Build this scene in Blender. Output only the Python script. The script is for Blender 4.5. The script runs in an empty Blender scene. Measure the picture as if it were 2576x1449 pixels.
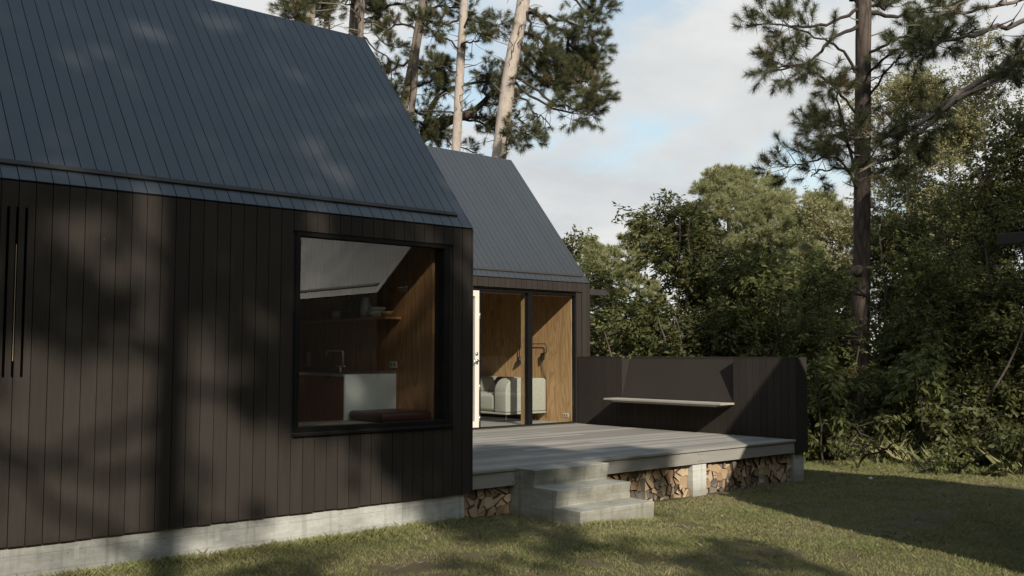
import bpy, math, random
import numpy as np
from mathutils import Vector, Matrix

scene = bpy.context.scene
COL = scene.collection
R = random.Random(7)
NR = np.random.default_rng(11)

# ------------------------------------------------------------------ camera
YAW, PITCH, ROLL = math.radians(49.07), math.radians(3.853), math.radians(-0.027)
CAM = Vector((0, 0, 1.65))
FPX = 2469.86                     # focal length in units of a 2576 wide frame
FWD = Vector((math.cos(YAW) * math.cos(PITCH), math.sin(YAW) * math.cos(PITCH), math.sin(PITCH)))
RGT = Vector((math.sin(YAW), -math.cos(YAW), 0))
UPV = RGT.cross(FWD)
cd = bpy.data.cameras.new('camera')
cd.sensor_width = 36.0
cd.lens = FPX / 2576 * 36
cd.clip_start = 0.05
cd.clip_end = 2000
co = bpy.data.objects.new('camera', cd)
COL.objects.link(co)
m = Matrix((RGT, UPV, -FWD)).transposed().to_4x4()
m.translation = CAM
co.matrix_world = m @ Matrix.Rotation(-ROLL, 4, 'Z')
scene.camera = co


def at(px, py, w):
    """point seen at (px,py) of the 2576x1449 frame, w metres ahead of the camera"""
    return CAM + FWD * w + RGT * ((px - 1288) / FPX * w) - UPV * ((py - 724.5) / FPX * w)


def at_z(px, w, z=0.0):
    """point of column px, w metres ahead, at height z"""
    p = at(px, 724.5, w)
    return Vector((p.x, p.y, z))


# ------------------------------------------------------------------ light
SA, SB = 0.40, 0.64               # sun direction: (SA, 1, -SB)
SUN = Vector((SA, 1, -SB)).normalized()
sl = bpy.data.lights.new('sun', 'SUN')
sl.energy = 4.9
sl.angle = math.radians(0.53)
sl.color = (1.0, 0.925, 0.80)
so = bpy.data.objects.new('sun', sl)
COL.objects.link(so)
so.rotation_euler = SUN.to_track_quat('-Z', 'Y').to_euler()
so.location = (-8, -20, 20)

world = bpy.data.worlds.new('World')
scene.world = world
world.use_nodes = True


class NT:
    """short hand for node trees"""
    def __init__(self, tree):
        self.t = tree
        self.n = tree.nodes
        self.l = tree.links

    def add(self, kind, **kw):
        n = self.n.new(kind)
        ins = kw.pop('ins', {})
        for k, v in kw.items():
            setattr(n, k, v)
        for k, v in ins.items():
            s = n.inputs[k]
            if hasattr(v, 'is_output') or isinstance(v, bpy.types.NodeSocket):
                self.l.new(v, s)
            else:
                s.default_value = v
        return n

    def link(self, a, b):
        self.l.new(a, b)

    def math(self, op, a, b=0.0, c=0.0):
        n = self.add('ShaderNodeMath', operation=op)
        for i, v in enumerate((a, b, c)):
            if isinstance(v, bpy.types.NodeSocket):
                self.l.new(v, n.inputs[i])
            else:
                n.inputs[i].default_value = v
        return n.outputs[0]

    def noise(self, vec, scale, detail=4, rough=.55, dist=0.0):
        n = self.add('ShaderNodeTexNoise', ins={'Scale': scale, 'Detail': detail, 'Roughness': rough, 'Distortion': dist})
        if vec is not None:
            self.l.new(vec, n.inputs['Vector'])
        return n.outputs['Fac']

    def mapping(self, vec, scale=(1, 1, 1), loc=(0, 0, 0), rot=(0, 0, 0)):
        n = self.add('ShaderNodeMapping')
        self.l.new(vec, n.inputs['Vector'])
        n.inputs['Scale'].default_value = scale
        n.inputs['Location'].default_value = loc
        n.inputs['Rotation'].default_value = rot
        return n.outputs[0]

    def ramp(self, fac, stops, interp='LINEAR'):
        n = self.add('ShaderNodeValToRGB')
        n.color_ramp.interpolation = interp
        e = n.color_ramp.elements
        while len(e) < len(stops):
            e.new(0.5)
        for el, (p, c) in zip(e, stops):
            el.position = p
            el.color = (c, c, c, 1) if isinstance(c, (int, float)) else tuple(c) + (1,)
        if isinstance(fac, bpy.types.NodeSocket):
            self.l.new(fac, n.inputs[0])
        return n.outputs[0]

    def mix(self, fac, a, b, blend='MIX'):
        n = self.add('ShaderNodeMix', data_type='RGBA', blend_type=blend)
        for s, v in ((n.inputs[0], fac), (n.inputs[6], a), (n.inputs[7], b)):
            if isinstance(v, bpy.types.NodeSocket):
                self.l.new(v, s)
            elif isinstance(v, (int, float)):
                s.default_value = v
            else:
                s.default_value = tuple(v) + (1,)
        return n.outputs[2]


# --- sky: physical sky with a broken cloud layer
w = NT(world.node_tree)
w.n.clear()
sky = w.add('ShaderNodeTexSky')
sky.sky_type = 'NISHITA'
sky.sun_disc = False
sky.sun_elevation = math.asin(-SUN.z)
sky.sun_rotation = math.atan2(-SUN.x, -SUN.y)
sky.altitude = 20
sky.air_density = 1.0
sky.dust_density = 1.6
tc = w.add('ShaderNodeTexCoord')
sep = w.add('ShaderNodeSeparateXYZ')
w.link(tc.outputs['Generated'], sep.inputs[0])
zz = w.math('MAXIMUM', sep.outputs['Z'], 0.0)
den = w.math('ADD', zz, 0.22)
cx = w.math('DIVIDE', sep.outputs['X'], den)
cy = w.math('DIVIDE', sep.outputs['Y'], den)
cmb = w.add('ShaderNodeCombineXYZ', ins={'X': cx, 'Y': cy, 'Z': 0.0})
cv = w.mapping(cmb.outputs[0], loc=(3.15, 1.45, 0.0))
big = w.noise(cv, 1.25, 9, .56, .35)
fine = w.noise(cv, 3.4, 8, .6, .2)
cov = w.math('ADD', w.math('MULTIPLY', big, .74), w.math('MULTIPLY', fine, .26))
cov = w.math('SUBTRACT', cov, w.math('MULTIPLY', w.math('MULTIPLY', zz, zz), 0.30))
mask = w.ramp(cov, [(0.34, 0.46), (0.47, 1.0)], 'EASE')
clear = w.ramp(zz, [(.55, 1.0), (.88, .24)], 'EASE')      # overhead the cloud opens to blue
mask = w.math('MULTIPLY', mask, clear)
shade = w.noise(w.mapping(cmb.outputs[0], loc=(1.2, 7.4, 2.0)), 1.7, 7, .6, .3)
ccol = w.ramp(shade, [(0.30, (6.4, 6.65, 6.85)), (0.5, (7.5, 7.65, 7.65)), (0.68, (8.7, 8.7, 8.5))])
skyb = w.mix(1.0, sky.outputs[0], (1.80, 2.02, 1.80), 'MULTIPLY')
skyc = w.mix(mask, skyb, ccol)
bg = w.add('ShaderNodeBackground', ins={'Color': skyc, 'Strength': 0.1})
wo = w.add('ShaderNodeOutputWorld')
w.link(bg.outputs[0], wo.inputs[0])

scene.view_settings.view_transform = 'Standard'
scene.view_settings.look = 'None'
scene.view_settings.exposure = 0.0
scene.view_settings.gamma = 1.0
scene.render.engine = 'CYCLES'
scene.cycles.max_bounces = 10
scene.cycles.diffuse_bounces = 4
scene.cycles.glossy_bounces = 4
scene.cycles.transparent_max_bounces = 16
scene.cycles.caustics_reflective = False
scene.cycles.caustics_refractive = False
scene.cycles.use_denoising = True
scene.cycles.sample_clamp_indirect = 6.0


# ------------------------------------------------------------------ materials
def mat(name):
    ma = bpy.data.materials.new(name)
    ma.use_nodes = True
    t = NT(ma.node_tree)
    b = t.n['Principled BSDF']
    return ma, t, b


def objco(t):
    return t.add('ShaderNodeTexCoord').outputs['Object']


def bump(t, b, h, strength=.3, dist=.01):
    n = t.add('ShaderNodeBump', ins={'Strength': strength, 'Distance': dist, 'Height': h})
    t.link(n.outputs[0], b.inputs['Normal'])


def m_board(name, cols, rough=.5, grain=(14, 14, .8), spec=.5, bstr=.25, speck=True, isl=.5):
    """stained boards: tone changes from board to board, fine grain along the board"""
    ma, t, b = mat(name)
    o = objco(t)
    isr = t.add('ShaderNodeNewGeometry').outputs['Random Per Island']
    g = t.noise(t.mapping(o, grain), 6.0, 6, .6, .4)
    blot = t.noise(o, 1.3, 4, .6)
    f = t.math('ADD', t.math('MULTIPLY', g, .45), t.math('ADD', t.math('ADD', t.math('MULTIPLY', isr, isl), (.25 - isl) * .5), t.math('MULTIPLY', blot, .3)))
    c = t.ramp(f, [(.25, cols[0]), (.62, cols[1]), (1.0, cols[2])])
    if speck:
        sp = t.noise(o, 31.0, 2, .5)
        c = t.mix(t.ramp(sp, [(.75, 0.0), (.79, .5)]), c, (.20, .18, .15))
    t.link(c, b.inputs['Base Color'])
    rr = t.math('ADD', t.math('MULTIPLY', blot, .22), rough - .11)
    t.link(rr, b.inputs['Roughness'])
    b.inputs['Specular IOR Level'].default_value = spec
    bump(t, b, g, bstr, .004)
    return ma


M = {}
M['siding'] = m_board('black_stained_siding', [(.030, .0255, .0220), (.0475, .0410, .0355), (.072, .0625, .054)], .65, (22, 22, .7), spec=.04, isl=.14, bstr=.45)
M['roofing'] = m_board('black_painted_roof_boards', [(.033, .036, .039), (.040, .043, .046), (.050, .053, .056)], .34, (14, .9, .9), .95, .10, True, .2)
M['dark_core'] = m_board('dark_underlay', [(.006, .006, .006), (.008, .008, .008), (.010, .010, .010)], .8, speck=False)
M['bar'] = m_board('weathered_black_bar', [(.028, .025, .022), (.045, .04, .035), (.07, .062, .054)], .7)
M['frame'] = m_board('black_frame_paint', [(.008, .008, .009), (.010, .010, .010), (.013, .012, .012)], .45, spec=.2, speck=False)
M['deckwood'] = m_board('weathered_deck_boards', [(.215, .198, .174), (.312, .290, .260), (.418, .395, .358)], .75, (.55, 9, 9), .3, .35, False, .55)
M['fascia'] = m_board('weathered_fascia_plank', [(.245, .228, .205), (.34, .32, .292), (.435, .415, .38)], .75, (.5, 6, 7), .3, .35, False, .2)
M['benchwood'] = m_board('bleached_bench_plank', [(.30, .27, .225), (.42, .385, .33), (.52, .48, .42)], .7, (8, .6, 8), .3, .3, False, .2)
M['whitewood'] = m_board('white_painted_door', [(.68, .64, .56), (.76, .72, .64), (.82, .79, .71)], .4, (8, 8, .6), .4, .1, False, .05)


def m_ply(name, c0, c1, c2, ax):
    """plywood with cathedral grain running up the sheet"""
    ma, t, b = mat(name)
    o = objco(t)
    sc = (5.0, 1.0, .30) if ax == 'y' else (1.0, 5.0, .30)
    v = t.mapping(o, (2.2, 2.2, .22))
    wv = t.noise(v, 2.2, 3, .5, 1.1)
    rings = t.math('FRACT', t.math('MULTIPLY', wv, 9.0))
    rings = t.ramp(rings, [(0, .15), (.35, .55), (.8, .9), (1.0, .15)])
    fineg = t.noise(t.mapping(o, (70, 70, 2.5)), 2.0, 3, .6)
    f = t.math('ADD', t.math('MULTIPLY', rings, .5), t.math('MULTIPLY', fineg, .5))
    c = t.ramp(f, [(.22, c0), (.5, c1), (.8, c2)])
    t.link(c, b.inputs['Base Color'])
    b.inputs['Roughness'].default_value = .5
    b.inputs['Specular IOR Level'].default_value = .3
    bump(t, b, fineg, .08, .002)
    return ma


M['ply'] = m_ply('warm_plywood', (.34, .178, .080), (.53, .325, .155), (.66, .455, .245), 'y')
M['plyred'] = m_ply('reddish_kitchen_plywood', (.25, .112, .048), (.37, .195, .09), (.46, .28, .14), 'y')
M['oak'] = m_ply('oak_stud', (.32, .20, .095), (.45, .30, .15), (.54, .38, .21), 'y')
M['darkwood'] = m_ply('dark_brown_cabinet', (.13, .042, .017), (.18, .062, .025), (.22, .082, .035), 'y')
M['darkwood'].node_tree.nodes['Principled BSDF'].inputs['Specular IOR Level'].default_value = .1


def m_concrete(name, c0, c1, c2, lines=True, bsc=1.0):
    ma, t, b = mat(name)
    o = objco(t)
    n1 = t.noise(o, 1.6 * bsc, 6, .62, .3)
    n2 = t.noise(t.mapping(o, (3, 3, 14)), 1.5, 5, .6)
    n3 = t.noise(o, 45, 3, .6)
    f = t.math('ADD', t.math('MULTIPLY', n1, .6), t.math('ADD', t.math('MULTIPLY', n2, .3), t.math('MULTIPLY', n3, .12)))
    c = t.ramp(f, [(.36, c0), (.5, c1), (.66, c2)])
    sz_ = t.add('ShaderNodeSeparateXYZ')
    t.link(o, sz_.inputs[0])
    dn_ = t.math('ADD', sz_.outputs['Z'], t.math('MULTIPLY', t.noise(t.mapping(o, (5, 5, 2)), 1.0, 5, .65), .22))
    c = t.mix(t.ramp(dn_, [(.08, .55), (.24, 0.0)]), c, (.13, .115, .075))
    # drip stains running down from edges
    dr = t.noise(t.mapping(o, (16, 16, .7)), 1.0, 3, .5)
    c = t.mix(t.ramp(dr, [(.56, 0.0), (.70, .45)]), c, (c0[0] * .62, c0[1] * .62, c0[2] * .55))
    h = t.math('ADD', t.math('MULTIPLY', n3, .5), n1)
    if lines:          # faint imprint of the form boards
        s = t.add('ShaderNodeSeparateXYZ')
        t.link(o, s.inputs[0])
        zz = t.math('ADD', s.outputs['Z'], t.math('MULTIPLY', t.noise(t.mapping(o, (.6, .6, 0)), 1.0, 2), .01))
        fr = t.math('FRACT', t.math('MULTIPLY', zz, 8.2))
        ln = t.ramp(fr, [(0, 1.0), (.05, 0.0), (.95, 0.0), (1.0, 1.0)])
        h = t.math('SUBTRACT', h, t.math('MULTIPLY', ln, .5))
        c = t.mix(t.math('MULTIPLY', ln, .28), c, (c0[0] * .5, c0[1] * .5, c0[2] * .5))
    pit = t.noise(o, 60, 1, .5)
    c = t.mix(t.ramp(pit, [(.70, 0), (.76, .5)]), c, (c0[0] * .4, c0[1] * .4, c0[2] * .4))
    t.link(c, b.inputs['Base Color'])
    b.inputs['Roughness'].default_value = .85
    b.inputs['Specular IOR Level'].default_value = .25
    bump(t, b, h, .35, .006)
    return ma


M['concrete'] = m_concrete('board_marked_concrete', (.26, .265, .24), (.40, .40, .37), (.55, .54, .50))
M['stepconc'] = m_concrete('step_concrete', (.20, .19, .155), (.31, .30, .255), (.43, .415, .36))
M['tie'] = m_concrete('patched_concrete', (.36, .36, .33), (.44, .44, .41), (.52, .515, .48), False)
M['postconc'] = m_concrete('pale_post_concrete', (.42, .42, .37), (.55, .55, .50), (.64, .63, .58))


def m_plain(name, col, rough=.5, metal=0.0, spec=.5, var=.12, nscale=9.0, bstr=0.0):
    ma, t, b = mat(name)
    n = t.noise(objco(t), nscale, 4, .6)
    lo = tuple(c * (1 - var) for c in col)
    hi = tuple(min(1, c * (1 + var)) for c in col)
    t.link(t.ramp(n, [(.3, lo), (.7, hi)]), b.inputs['Base Color'])
    b.inputs['Roughness'].default_value = rough
    b.inputs['Metallic'].default_value = metal
    b.inputs['Specular IOR Level'].default_value = spec
    if bstr:
        bump(t, b, t.noise(objco(t), nscale * 30, 2, .5), bstr, .002)
    return ma


M['steel'] = m_plain('brushed_steel', (.62, .60, .56), .28, 1.0)
M['brass'] = m_plain('aged_brass_tap', (.75, .62, .42), .4, .55)
M['white'] = m_plain('white_laminate', (.66, .70, .66), .45, var=.03)
M['socketwhite'] = m_plain('socket_plastic', (.72, .72, .70), .4, var=.03)
M['counter'] = m_plain('grey_countertop', (.30, .27, .23), .35)
M['leather'] = m_plain('oxblood_leather', (.075, .024, .018), .42, var=.25, nscale=14, bstr=.15)
M['fabric'] = m_plain('grey_green_wool', (.43, .435, .375), .9, spec=.15, var=.06, nscale=20, bstr=.5)
M['darkfabric'] = m_plain('brown_cushion_cloth', (.045, .034, .030), .9, spec=.15, nscale=20, bstr=.5)
M['blackmetal'] = m_plain('black_lamp_metal', (.012, .012, .012), .4)
M['floorgrey'] = m_plain('grey_floor', (.33, .335, .31), .5, var=.08, nscale=3)
M['ceramic'] = m_plain('white_glazed_ceramic', (.52, .54, .53), .25, var=.06)
M['yellowbowl'] = m_plain('ochre_bowl_glaze', (.42, .25, .085), .35)
M['darkglass'] = m_plain('dark_bottle_glass', (.012, .010, .008), .15)
M['paleply'] = m_plain('pale_window_board', (.36, .27, .18), .5, var=.15, nscale=5)
M['slot_shade'] = m_plain('slot_shade_black', (.0022, .002, .002), .9, spec=.0)
M['soil'] = m_plain('dark_soil', (.035, .028, .02), .95, var=.3)
M['stone'] = m_plain('white_stone', (.62, .60, .55), .7, var=.15)

ma, t, b = mat('window_glass')
t.n.remove(b)
bk_ = t.add('ShaderNodeNewGeometry').outputs['Backfacing']
fr = t.add('ShaderNodeFresnel', ins={'IOR': t.math('ADD', 1.68, t.math('MULTIPLY', bk_, 1 / 1.68 - 1.68))})
tr = t.add('ShaderNodeBsdfTransparent', ins={'Color': (.985, .99, .985, 1)})
gl = t.add('ShaderNodeBsdfGlossy', ins={'Roughness': 0.0, 'Color': (1, 1, 1, 1)})
mx = t.add('ShaderNodeMixShader')
t.link(fr.outputs[0], mx.inputs[0])
t.link(tr.outputs[0], mx.inputs[1])
t.link(gl.outputs[0], mx.inputs[2])
t.link(mx.outputs[0], t.n['Material Output'].inputs[0])
M['glass'] = ma


def m_leaf(name, c0, c1, c2, rough=.5, trans=.3, spec=.25, dead=None, deadamt=0.0):
    """leaf: tone per leaf from the 'tint' attribute, some light passes through"""
    ma, t, b = mat(name)
    a = t.add('ShaderNodeAttribute', attribute_name='tint')
    c = t.ramp(a.outputs['Fac'], [(0.0, c0), (.5, c1), (1.0, c2)])
    if dead:
        a2 = t.add('ShaderNodeAttribute', attribute_name='dead')
        c = t.mix(t.ramp(a2.outputs['Fac'], [(1 - deadamt - .02, 0.0), (1 - deadamt, 1.0)]), c, dead)
    t.link(c, b.inputs['Base Color'])
    b.inputs['Roughness'].default_value = rough
    b.inputs['Specular IOR Level'].default_value = spec
    trn = t.add('ShaderNodeBsdfTranslucent')
    t.link(t.mix(1.0, c, (1.25, 1.2, .75), 'MULTIPLY'), trn.inputs['Color'])
    mx = t.add('ShaderNodeMixShader', ins={0: trans})
    t.link(b.outputs[0], mx.inputs[1])
    t.link(trn.outputs[0], mx.inputs[2])
    t.link(mx.outputs[0], t.n['Material Output'].inputs[0])
    return ma


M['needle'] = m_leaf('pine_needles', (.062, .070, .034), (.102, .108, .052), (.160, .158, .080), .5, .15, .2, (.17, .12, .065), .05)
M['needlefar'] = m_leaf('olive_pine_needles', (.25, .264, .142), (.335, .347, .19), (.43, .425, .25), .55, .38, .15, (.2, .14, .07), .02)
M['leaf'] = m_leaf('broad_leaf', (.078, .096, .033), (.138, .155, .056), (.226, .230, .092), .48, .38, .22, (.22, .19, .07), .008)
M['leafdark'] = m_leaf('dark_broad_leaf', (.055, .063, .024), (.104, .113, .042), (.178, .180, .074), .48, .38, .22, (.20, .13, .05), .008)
M['birchleaf'] = m_leaf('birch_leaf', (.21, .20, .10), (.29, .275, .145), (.38, .35, .20), .5, .3, .25, (.30, .25, .10), .04)
M['grass'] = m_leaf('lawn_blade', (.150, .175, .062), (.232, .245, .096), (.35, .332, .172), .6, .2, .15, (.32, .262, .155), .24)


def m_bark(name, c0, c1, c2, sc=1.0, crack=.2):
    ma, t, b = mat(name)
    o = objco(t)
    v = t.mapping(o, (9 * sc, 9 * sc, 1.6 * sc))
    vo = t.add('ShaderNodeTexVoronoi', feature='DISTANCE_TO_EDGE', ins={'Scale': 1.6})
    t.link(t.mix(.25, v, t.add('ShaderNodeTexNoise', ins={'Scale': 5.0}).outputs['Color']), vo.inputs['Vector'])
    cr = t.ramp(vo.outputs['Distance'], [(0, 0.0), (.18, 1.0)])
    n = t.noise(o, 5 * sc, 6, .65)
    fi = t.noise(t.mapping(o, (30 * sc, 30 * sc, 6 * sc)), 1.5, 4, .65)
    f = t.math('ADD', t.math('MULTIPLY', cr, crack), t.math('ADD', t.math('MULTIPLY', fi, .42), t.math('MULTIPLY', n, .58 - crack)))
    t.link(t.ramp(f, [(.26, c0), (.5, c1), (.76, c2)]), b.inputs['Base Color'])
    b.inputs['Roughness'].default_value = .9
    b.inputs['Specular IOR Level'].default_value = .15
    bump(t, b, f, .7, .02)
    return ma


M['palebark'] = m_bark('pale_pine_bark', (.22, .17, .14), (.44, .375, .325), (.56, .49, .435), .8, .07)
M['greybark'] = m_bark('grey_brown_pine_bark', (.09, .07, .058), (.19, .155, .13), (.28, .235, .20), .8, .1)
M['darkbark'] = m_bark('dark_pine_bark', (.035, .027, .023), (.085, .066, .056), (.15, .118, .10), .7)
M['twig'] = m_bark('twig_bark', (.025, .02, .016), (.05, .041, .034), (.085, .072, .06), 2.0)
M['deadtwig'] = m_bark('bare_grey_twig', (.17, .14, .115), (.29, .25, .21), (.38, .34, .29), 2.0)

ma, t, b = mat('lawn_soil')
o = objco(t)
n1 = t.noise(o, .55, 5, .6, .4)
n2 = t.noise(o, 5.5, 6, .68)
n3 = t.noise(o, 55, 4, .7)
f = t.math('ADD', t.math('MULTIPLY', n1, .45), t.math('ADD', t.math('MULTIPLY', n2, .35), t.math('MULTIPLY', n3, .3)))
c = t.ramp(f, [(.36, (.095, .066, .046)), (.47, (.155, .116, .078)), (.56, (.14, .132, .062)), (.70, (.24, .196, .118))])
t.link(c, b.inputs['Base Color'])
b.inputs['Roughness'].default_value = .95
b.inputs['Specular IOR Level'].default_value = .1
bump(t, b, t.math('ADD', n3, n2), .8, .03)
M['lawn'] = ma


def m_log(name, c0, c1, c2):
    """end grain of split wood: rings, cracks, one tone per log"""
    ma, t, b = mat(name)
    o = objco(t)
    oi = t.add('ShaderNodeObjectInfo').outputs['Random']
    n = t.noise(o, 7.0, 4, .6)
    rg = t.add('ShaderNodeTexWave', wave_type='RINGS', rings_direction='Y', ins={'Scale': 26.0, 'Distortion': 3.0, 'Detail': 2.0})
    t.link(t.mapping(o, loc=(.06, 0, .05)), rg.inputs['Vector'])
    cr = t.noise(t.mapping(o, (60, 4, 14)), 1.0, 3, .6)
    f = t.math('ADD', t.math('MULTIPLY', n, .4), t.math('ADD', t.math('MULTIPLY', rg.outputs['Fac'], .10), t.math('MULTIPLY', oi, .62)))
    c = t.ramp(f, [(.2, c0), (.5, c1), (.85, c2)])
    c = t.mix(t.ramp(cr, [(.62, 0), (.72, .45)]), c, tuple(x * .4 for x in c0))
    t.link(c, b.inputs['Base Color'])
    b.inputs['Roughness'].default_value = .85
    b.inputs['Specular IOR Level'].default_value = .2
    bump(t, b, t.math('ADD', cr, n), .5, .006)
    return ma


M['endpale'] = m_log('pale_split_end', (.25, .155, .085), (.40, .28, .17), (.54, .42, .285))
M['endgrey'] = m_log('grey_weathered_end', (.10, .085, .07), (.16, .14, .118), (.23, .205, .175))
M['logbark'] = m_bark('log_bark', (.05, .034, .026), (.12, .085, .065), (.22, .165, .13), 2.5)


# ------------------------------------------------------------------ object helpers
class MB:
    """collects shapes and links them as ONE mesh object"""
    def __init__(self):
        self.v, self.f, self.m = [], [], []

    def add(self, vs, fs, mi=0):
        o = len(self.v)
        self.v += [tuple(p) for p in vs]
        for f in fs:
            self.f.append(tuple(i + o for i in f))
            self.m.append(mi)

    def hexa(self, p, mi=0):
        self.add(p, [(0, 3, 2, 1), (4, 5, 6, 7), (0, 1, 5, 4), (1, 2, 6, 5), (2, 3, 7, 6), (3, 0, 4, 7)], mi)

    def box(self, x0, x1, y0, y1, z0, z1, mi=0):
        self.hexa([(x0, y0, z0), (x1, y0, z0), (x1, y1, z0), (x0, y1, z0), (x0, y0, z1), (x1, y0, z1), (x1, y1, z1), (x0, y1, z1)], mi)

    def prism(self, poly, a, b, axis='x', mi=0, cap=None):
        """poly: 2-d outline in the two other axes, counter-clockwise; extruded from a to b"""
        def p3(q, s):
            return {'x': (s, q[0], q[1]), 'y': (q[0], s, q[1]), 'z': (q[0], q[1], s)}[axis]
        n = len(poly)
        vs = [p3(q, a) for q in poly] + [p3(q, b) for q in poly]
        flip = axis == 'y'
        f0, f1 = tuple(range(n))[::-1], tuple(range(n, 2 * n))
        sides = [(i, (i + 1) % n, n + (i + 1) % n, n + i) for i in range(n)]
        if flip:
            f0, f1 = f0[::-1], f1[::-1]
            sides = [s[::-1] for s in sides]
        o = len(self.f)
        self.add(vs, [f0, f1] + sides, mi)
        if cap is not None:
            self.m[o] = cap
            self.m[o + 1] = cap

    def tube(self, pts, rad, n=7, mi=0, jit=0.0, caps=True):
        pts = [Vector(p) for p in pts]
        if isinstance(rad, (int, float)):
            rad = [rad] * len(pts)
        o = len(self.v)
        prev = None
        for i, p in enumerate(pts):
            d = (pts[min(i + 1, len(pts) - 1)] - pts[max(i - 1, 0)])
            d = d.normalized() if d.length > 1e-9 else Vector((0, 0, 1))
            if prev is None:
                a = Vector((0, 0, 1)) if abs(d.z) < .9 else Vector((1, 0, 0))
                u = d.cross(a).normalized()
            else:
                u = (prev - d * prev.dot(d))
                u = u.normalized() if u.length > 1e-6 else d.orthogonal().normalized()
            prev = u
            v = d.cross(u)
            for k in range(n):
                an = 2 * math.pi * k / n
                r = rad[i] * (1 + (R.uniform(-jit, jit) if jit else 0))
                self.v.append(tuple(p + (u * math.cos(an) + v * math.sin(an)) * r))
        for i in range(len(pts) - 1):
            for k in range(n):
                k2 = (k + 1) % n
                self.f.append((o + i * n + k, o + i * n + k2, o + (i + 1) * n + k2, o + (i + 1) * n + k))
                self.m.append(mi)
        if caps:
            self.f.append(tuple(o + k for k in range(n))[::-1])
            self.f.append(tuple(o + (len(pts) - 1) * n + k for k in range(n)))
            self.m += [mi, mi]

    def lathe(self, prof, cx, cy, n=20, mi=0):
        o = len(self.v)
        for r, z in prof:
            for k in range(n):
                a = 2 * math.pi * k / n
                self.v.append((cx + r * math.cos(a), cy + r * math.sin(a), z))
        for i in range(len(prof) - 1):
            for k in range(n):
                k2 = (k + 1) % n
                self.f.append((o + i * n + k, o + i * n + k2, o + (i + 1) * n + k2, o + (i + 1) * n + k))
                self.m.append(mi)
        self.f.append(tuple(o + k for k in range(n))[::-1])
        self.m.append(mi)

    def build(self, name, mats, parent=None, smooth=False, bevel=0.0, segs=2):
        me = bpy.data.meshes.new(name)
        me.from_pydata(self.v, [], self.f)
        mats = mats if isinstance(mats, (list, tuple)) else [mats]
        for x in mats:
            me.materials.append(x)
        if len(mats) > 1:
            me.polygons.foreach_set('material_index', self.m)
        if smooth:
            me.polygons.foreach_set('use_smooth', [True] * len(me.polygons))
        me.update()
        ob = bpy.data.objects.new(name, me)
        COL.objects.link(ob)
        if parent is not None:
            ob.parent = parent
        if bevel:
            bv = ob.modifiers.new('bevel', 'BEVEL')
            bv.width = bevel
            bv.segments = segs
            bv.limit_method = 'ANGLE'
            bv.angle_limit = math.radians(40)
        return ob


def raw_mesh(name, verts, nper, material, parent=None, tint=None, dead=None):
    """many separate little faces (nper corners each) as one mesh"""
    n = len(verts) // nper
    me = bpy.data.meshes.new(name)
    me.vertices.add(len(verts))
    me.vertices.foreach_set('co', np.ascontiguousarray(verts, dtype=np.float32).ravel())
    me.loops.add(n * nper)
    me.loops.foreach_set('vertex_index', np.arange(n * nper, dtype=np.int32))
    me.polygons.add(n)
    me.polygons.foreach_set('loop_start', np.arange(0, n * nper, nper, dtype=np.int32))
    me.polygons.foreach_set('loop_total', np.full(n, nper, dtype=np.int32))
    me.materials.append(material)
    for nm, arr in (('tint', tint), ('dead', dead)):
        if arr is None:
            arr = NR.random(n)
        at_ = me.attributes.new(nm, 'FLOAT', 'FACE')
        at_.data.foreach_set('value', np.clip(arr, 0, 1).astype(np.float32))
    me.update(calc_edges=True)
    ob = bpy.data.objects.new(name, me)
    COL.objects.link(ob)
    if parent is not None:
        ob.parent = parent
    return ob


def tag(o, label=None, cat=None, group=None, kind=None):
    if label:
        o['label'] = label
    if cat:
        o['category'] = cat
    if group:
        o['group'] = group
    if kind:
        o['kind'] = kind
    return o


def thing(name, label, cat, loc=(0, 0, 0), rotz=0.0, group=None):
    o = bpy.data.objects.new(name, None)
    o.empty_display_size = .2
    COL.objects.link(o)
    o.location = loc
    o.rotation_euler = (0, 0, rotz)
    return tag(o, label, cat, group)


def copy_tree(o, parent=None):
    c = o.copy()
    COL.objects.link(c)
    c.parent = parent
    for ch in list(o.children):
        copy_tree(ch, c)
    return c


def smooth01(x, a, b):
    t_ = np.clip((x - a) / (b - a), 0, 1)
    return t_ * t_ * (3 - 2 * t_)


def gz(x, y):
    """height of the ground"""
    x = np.asarray(x, float)
    y = np.asarray(y, float)
    z = .055 - .115 * smooth01(x, 5.6, 8.8) - .10 * smooth01(x, 12, 17)
    z = z + .012 * np.sin(x * 1.7 + y * .6) * np.sin(y * 1.3 - .4) + .006 * np.sin(x * 5.1) * np.sin(y * 4.3 + 1)
    return z


# ------------------------------------------------------------------ ground
def axis(lo, hi, step, far):
    a = np.arange(lo, hi + 1e-6, step)
    g = [1.5, 4, 9, 20, 45, 100, 220, far]
    return np.concatenate([[lo - x for x in g[::-1]], a, [hi + x for x in g]])


gx, gy = axis(-4, 24, .2, 700), axis(-2, 24, .2, 700)
GX, GY = np.meshgrid(gx, gy, indexing='ij')
GZ = gz(GX, GY)
nx, ny = GX.shape
vs = np.stack([GX, GY, GZ], -1).reshape(-1, 3)
idx = np.arange(nx * ny).reshape(nx, ny)
fs = np.stack([idx[:-1, :-1], idx[1:, :-1], idx[1:, 1:], idx[:-1, 1:]], -1).reshape(-1, 4)
me = bpy.data.meshes.new('ground')
me.from_pydata(vs.tolist(), [], fs.tolist())
me.materials.append(M['lawn'])
me.polygons.foreach_set('use_smooth', [True] * len(me.polygons))
g = bpy.data.objects.new('ground', me)
COL.objects.link(g)
g['kind'] = 'structure'


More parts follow.
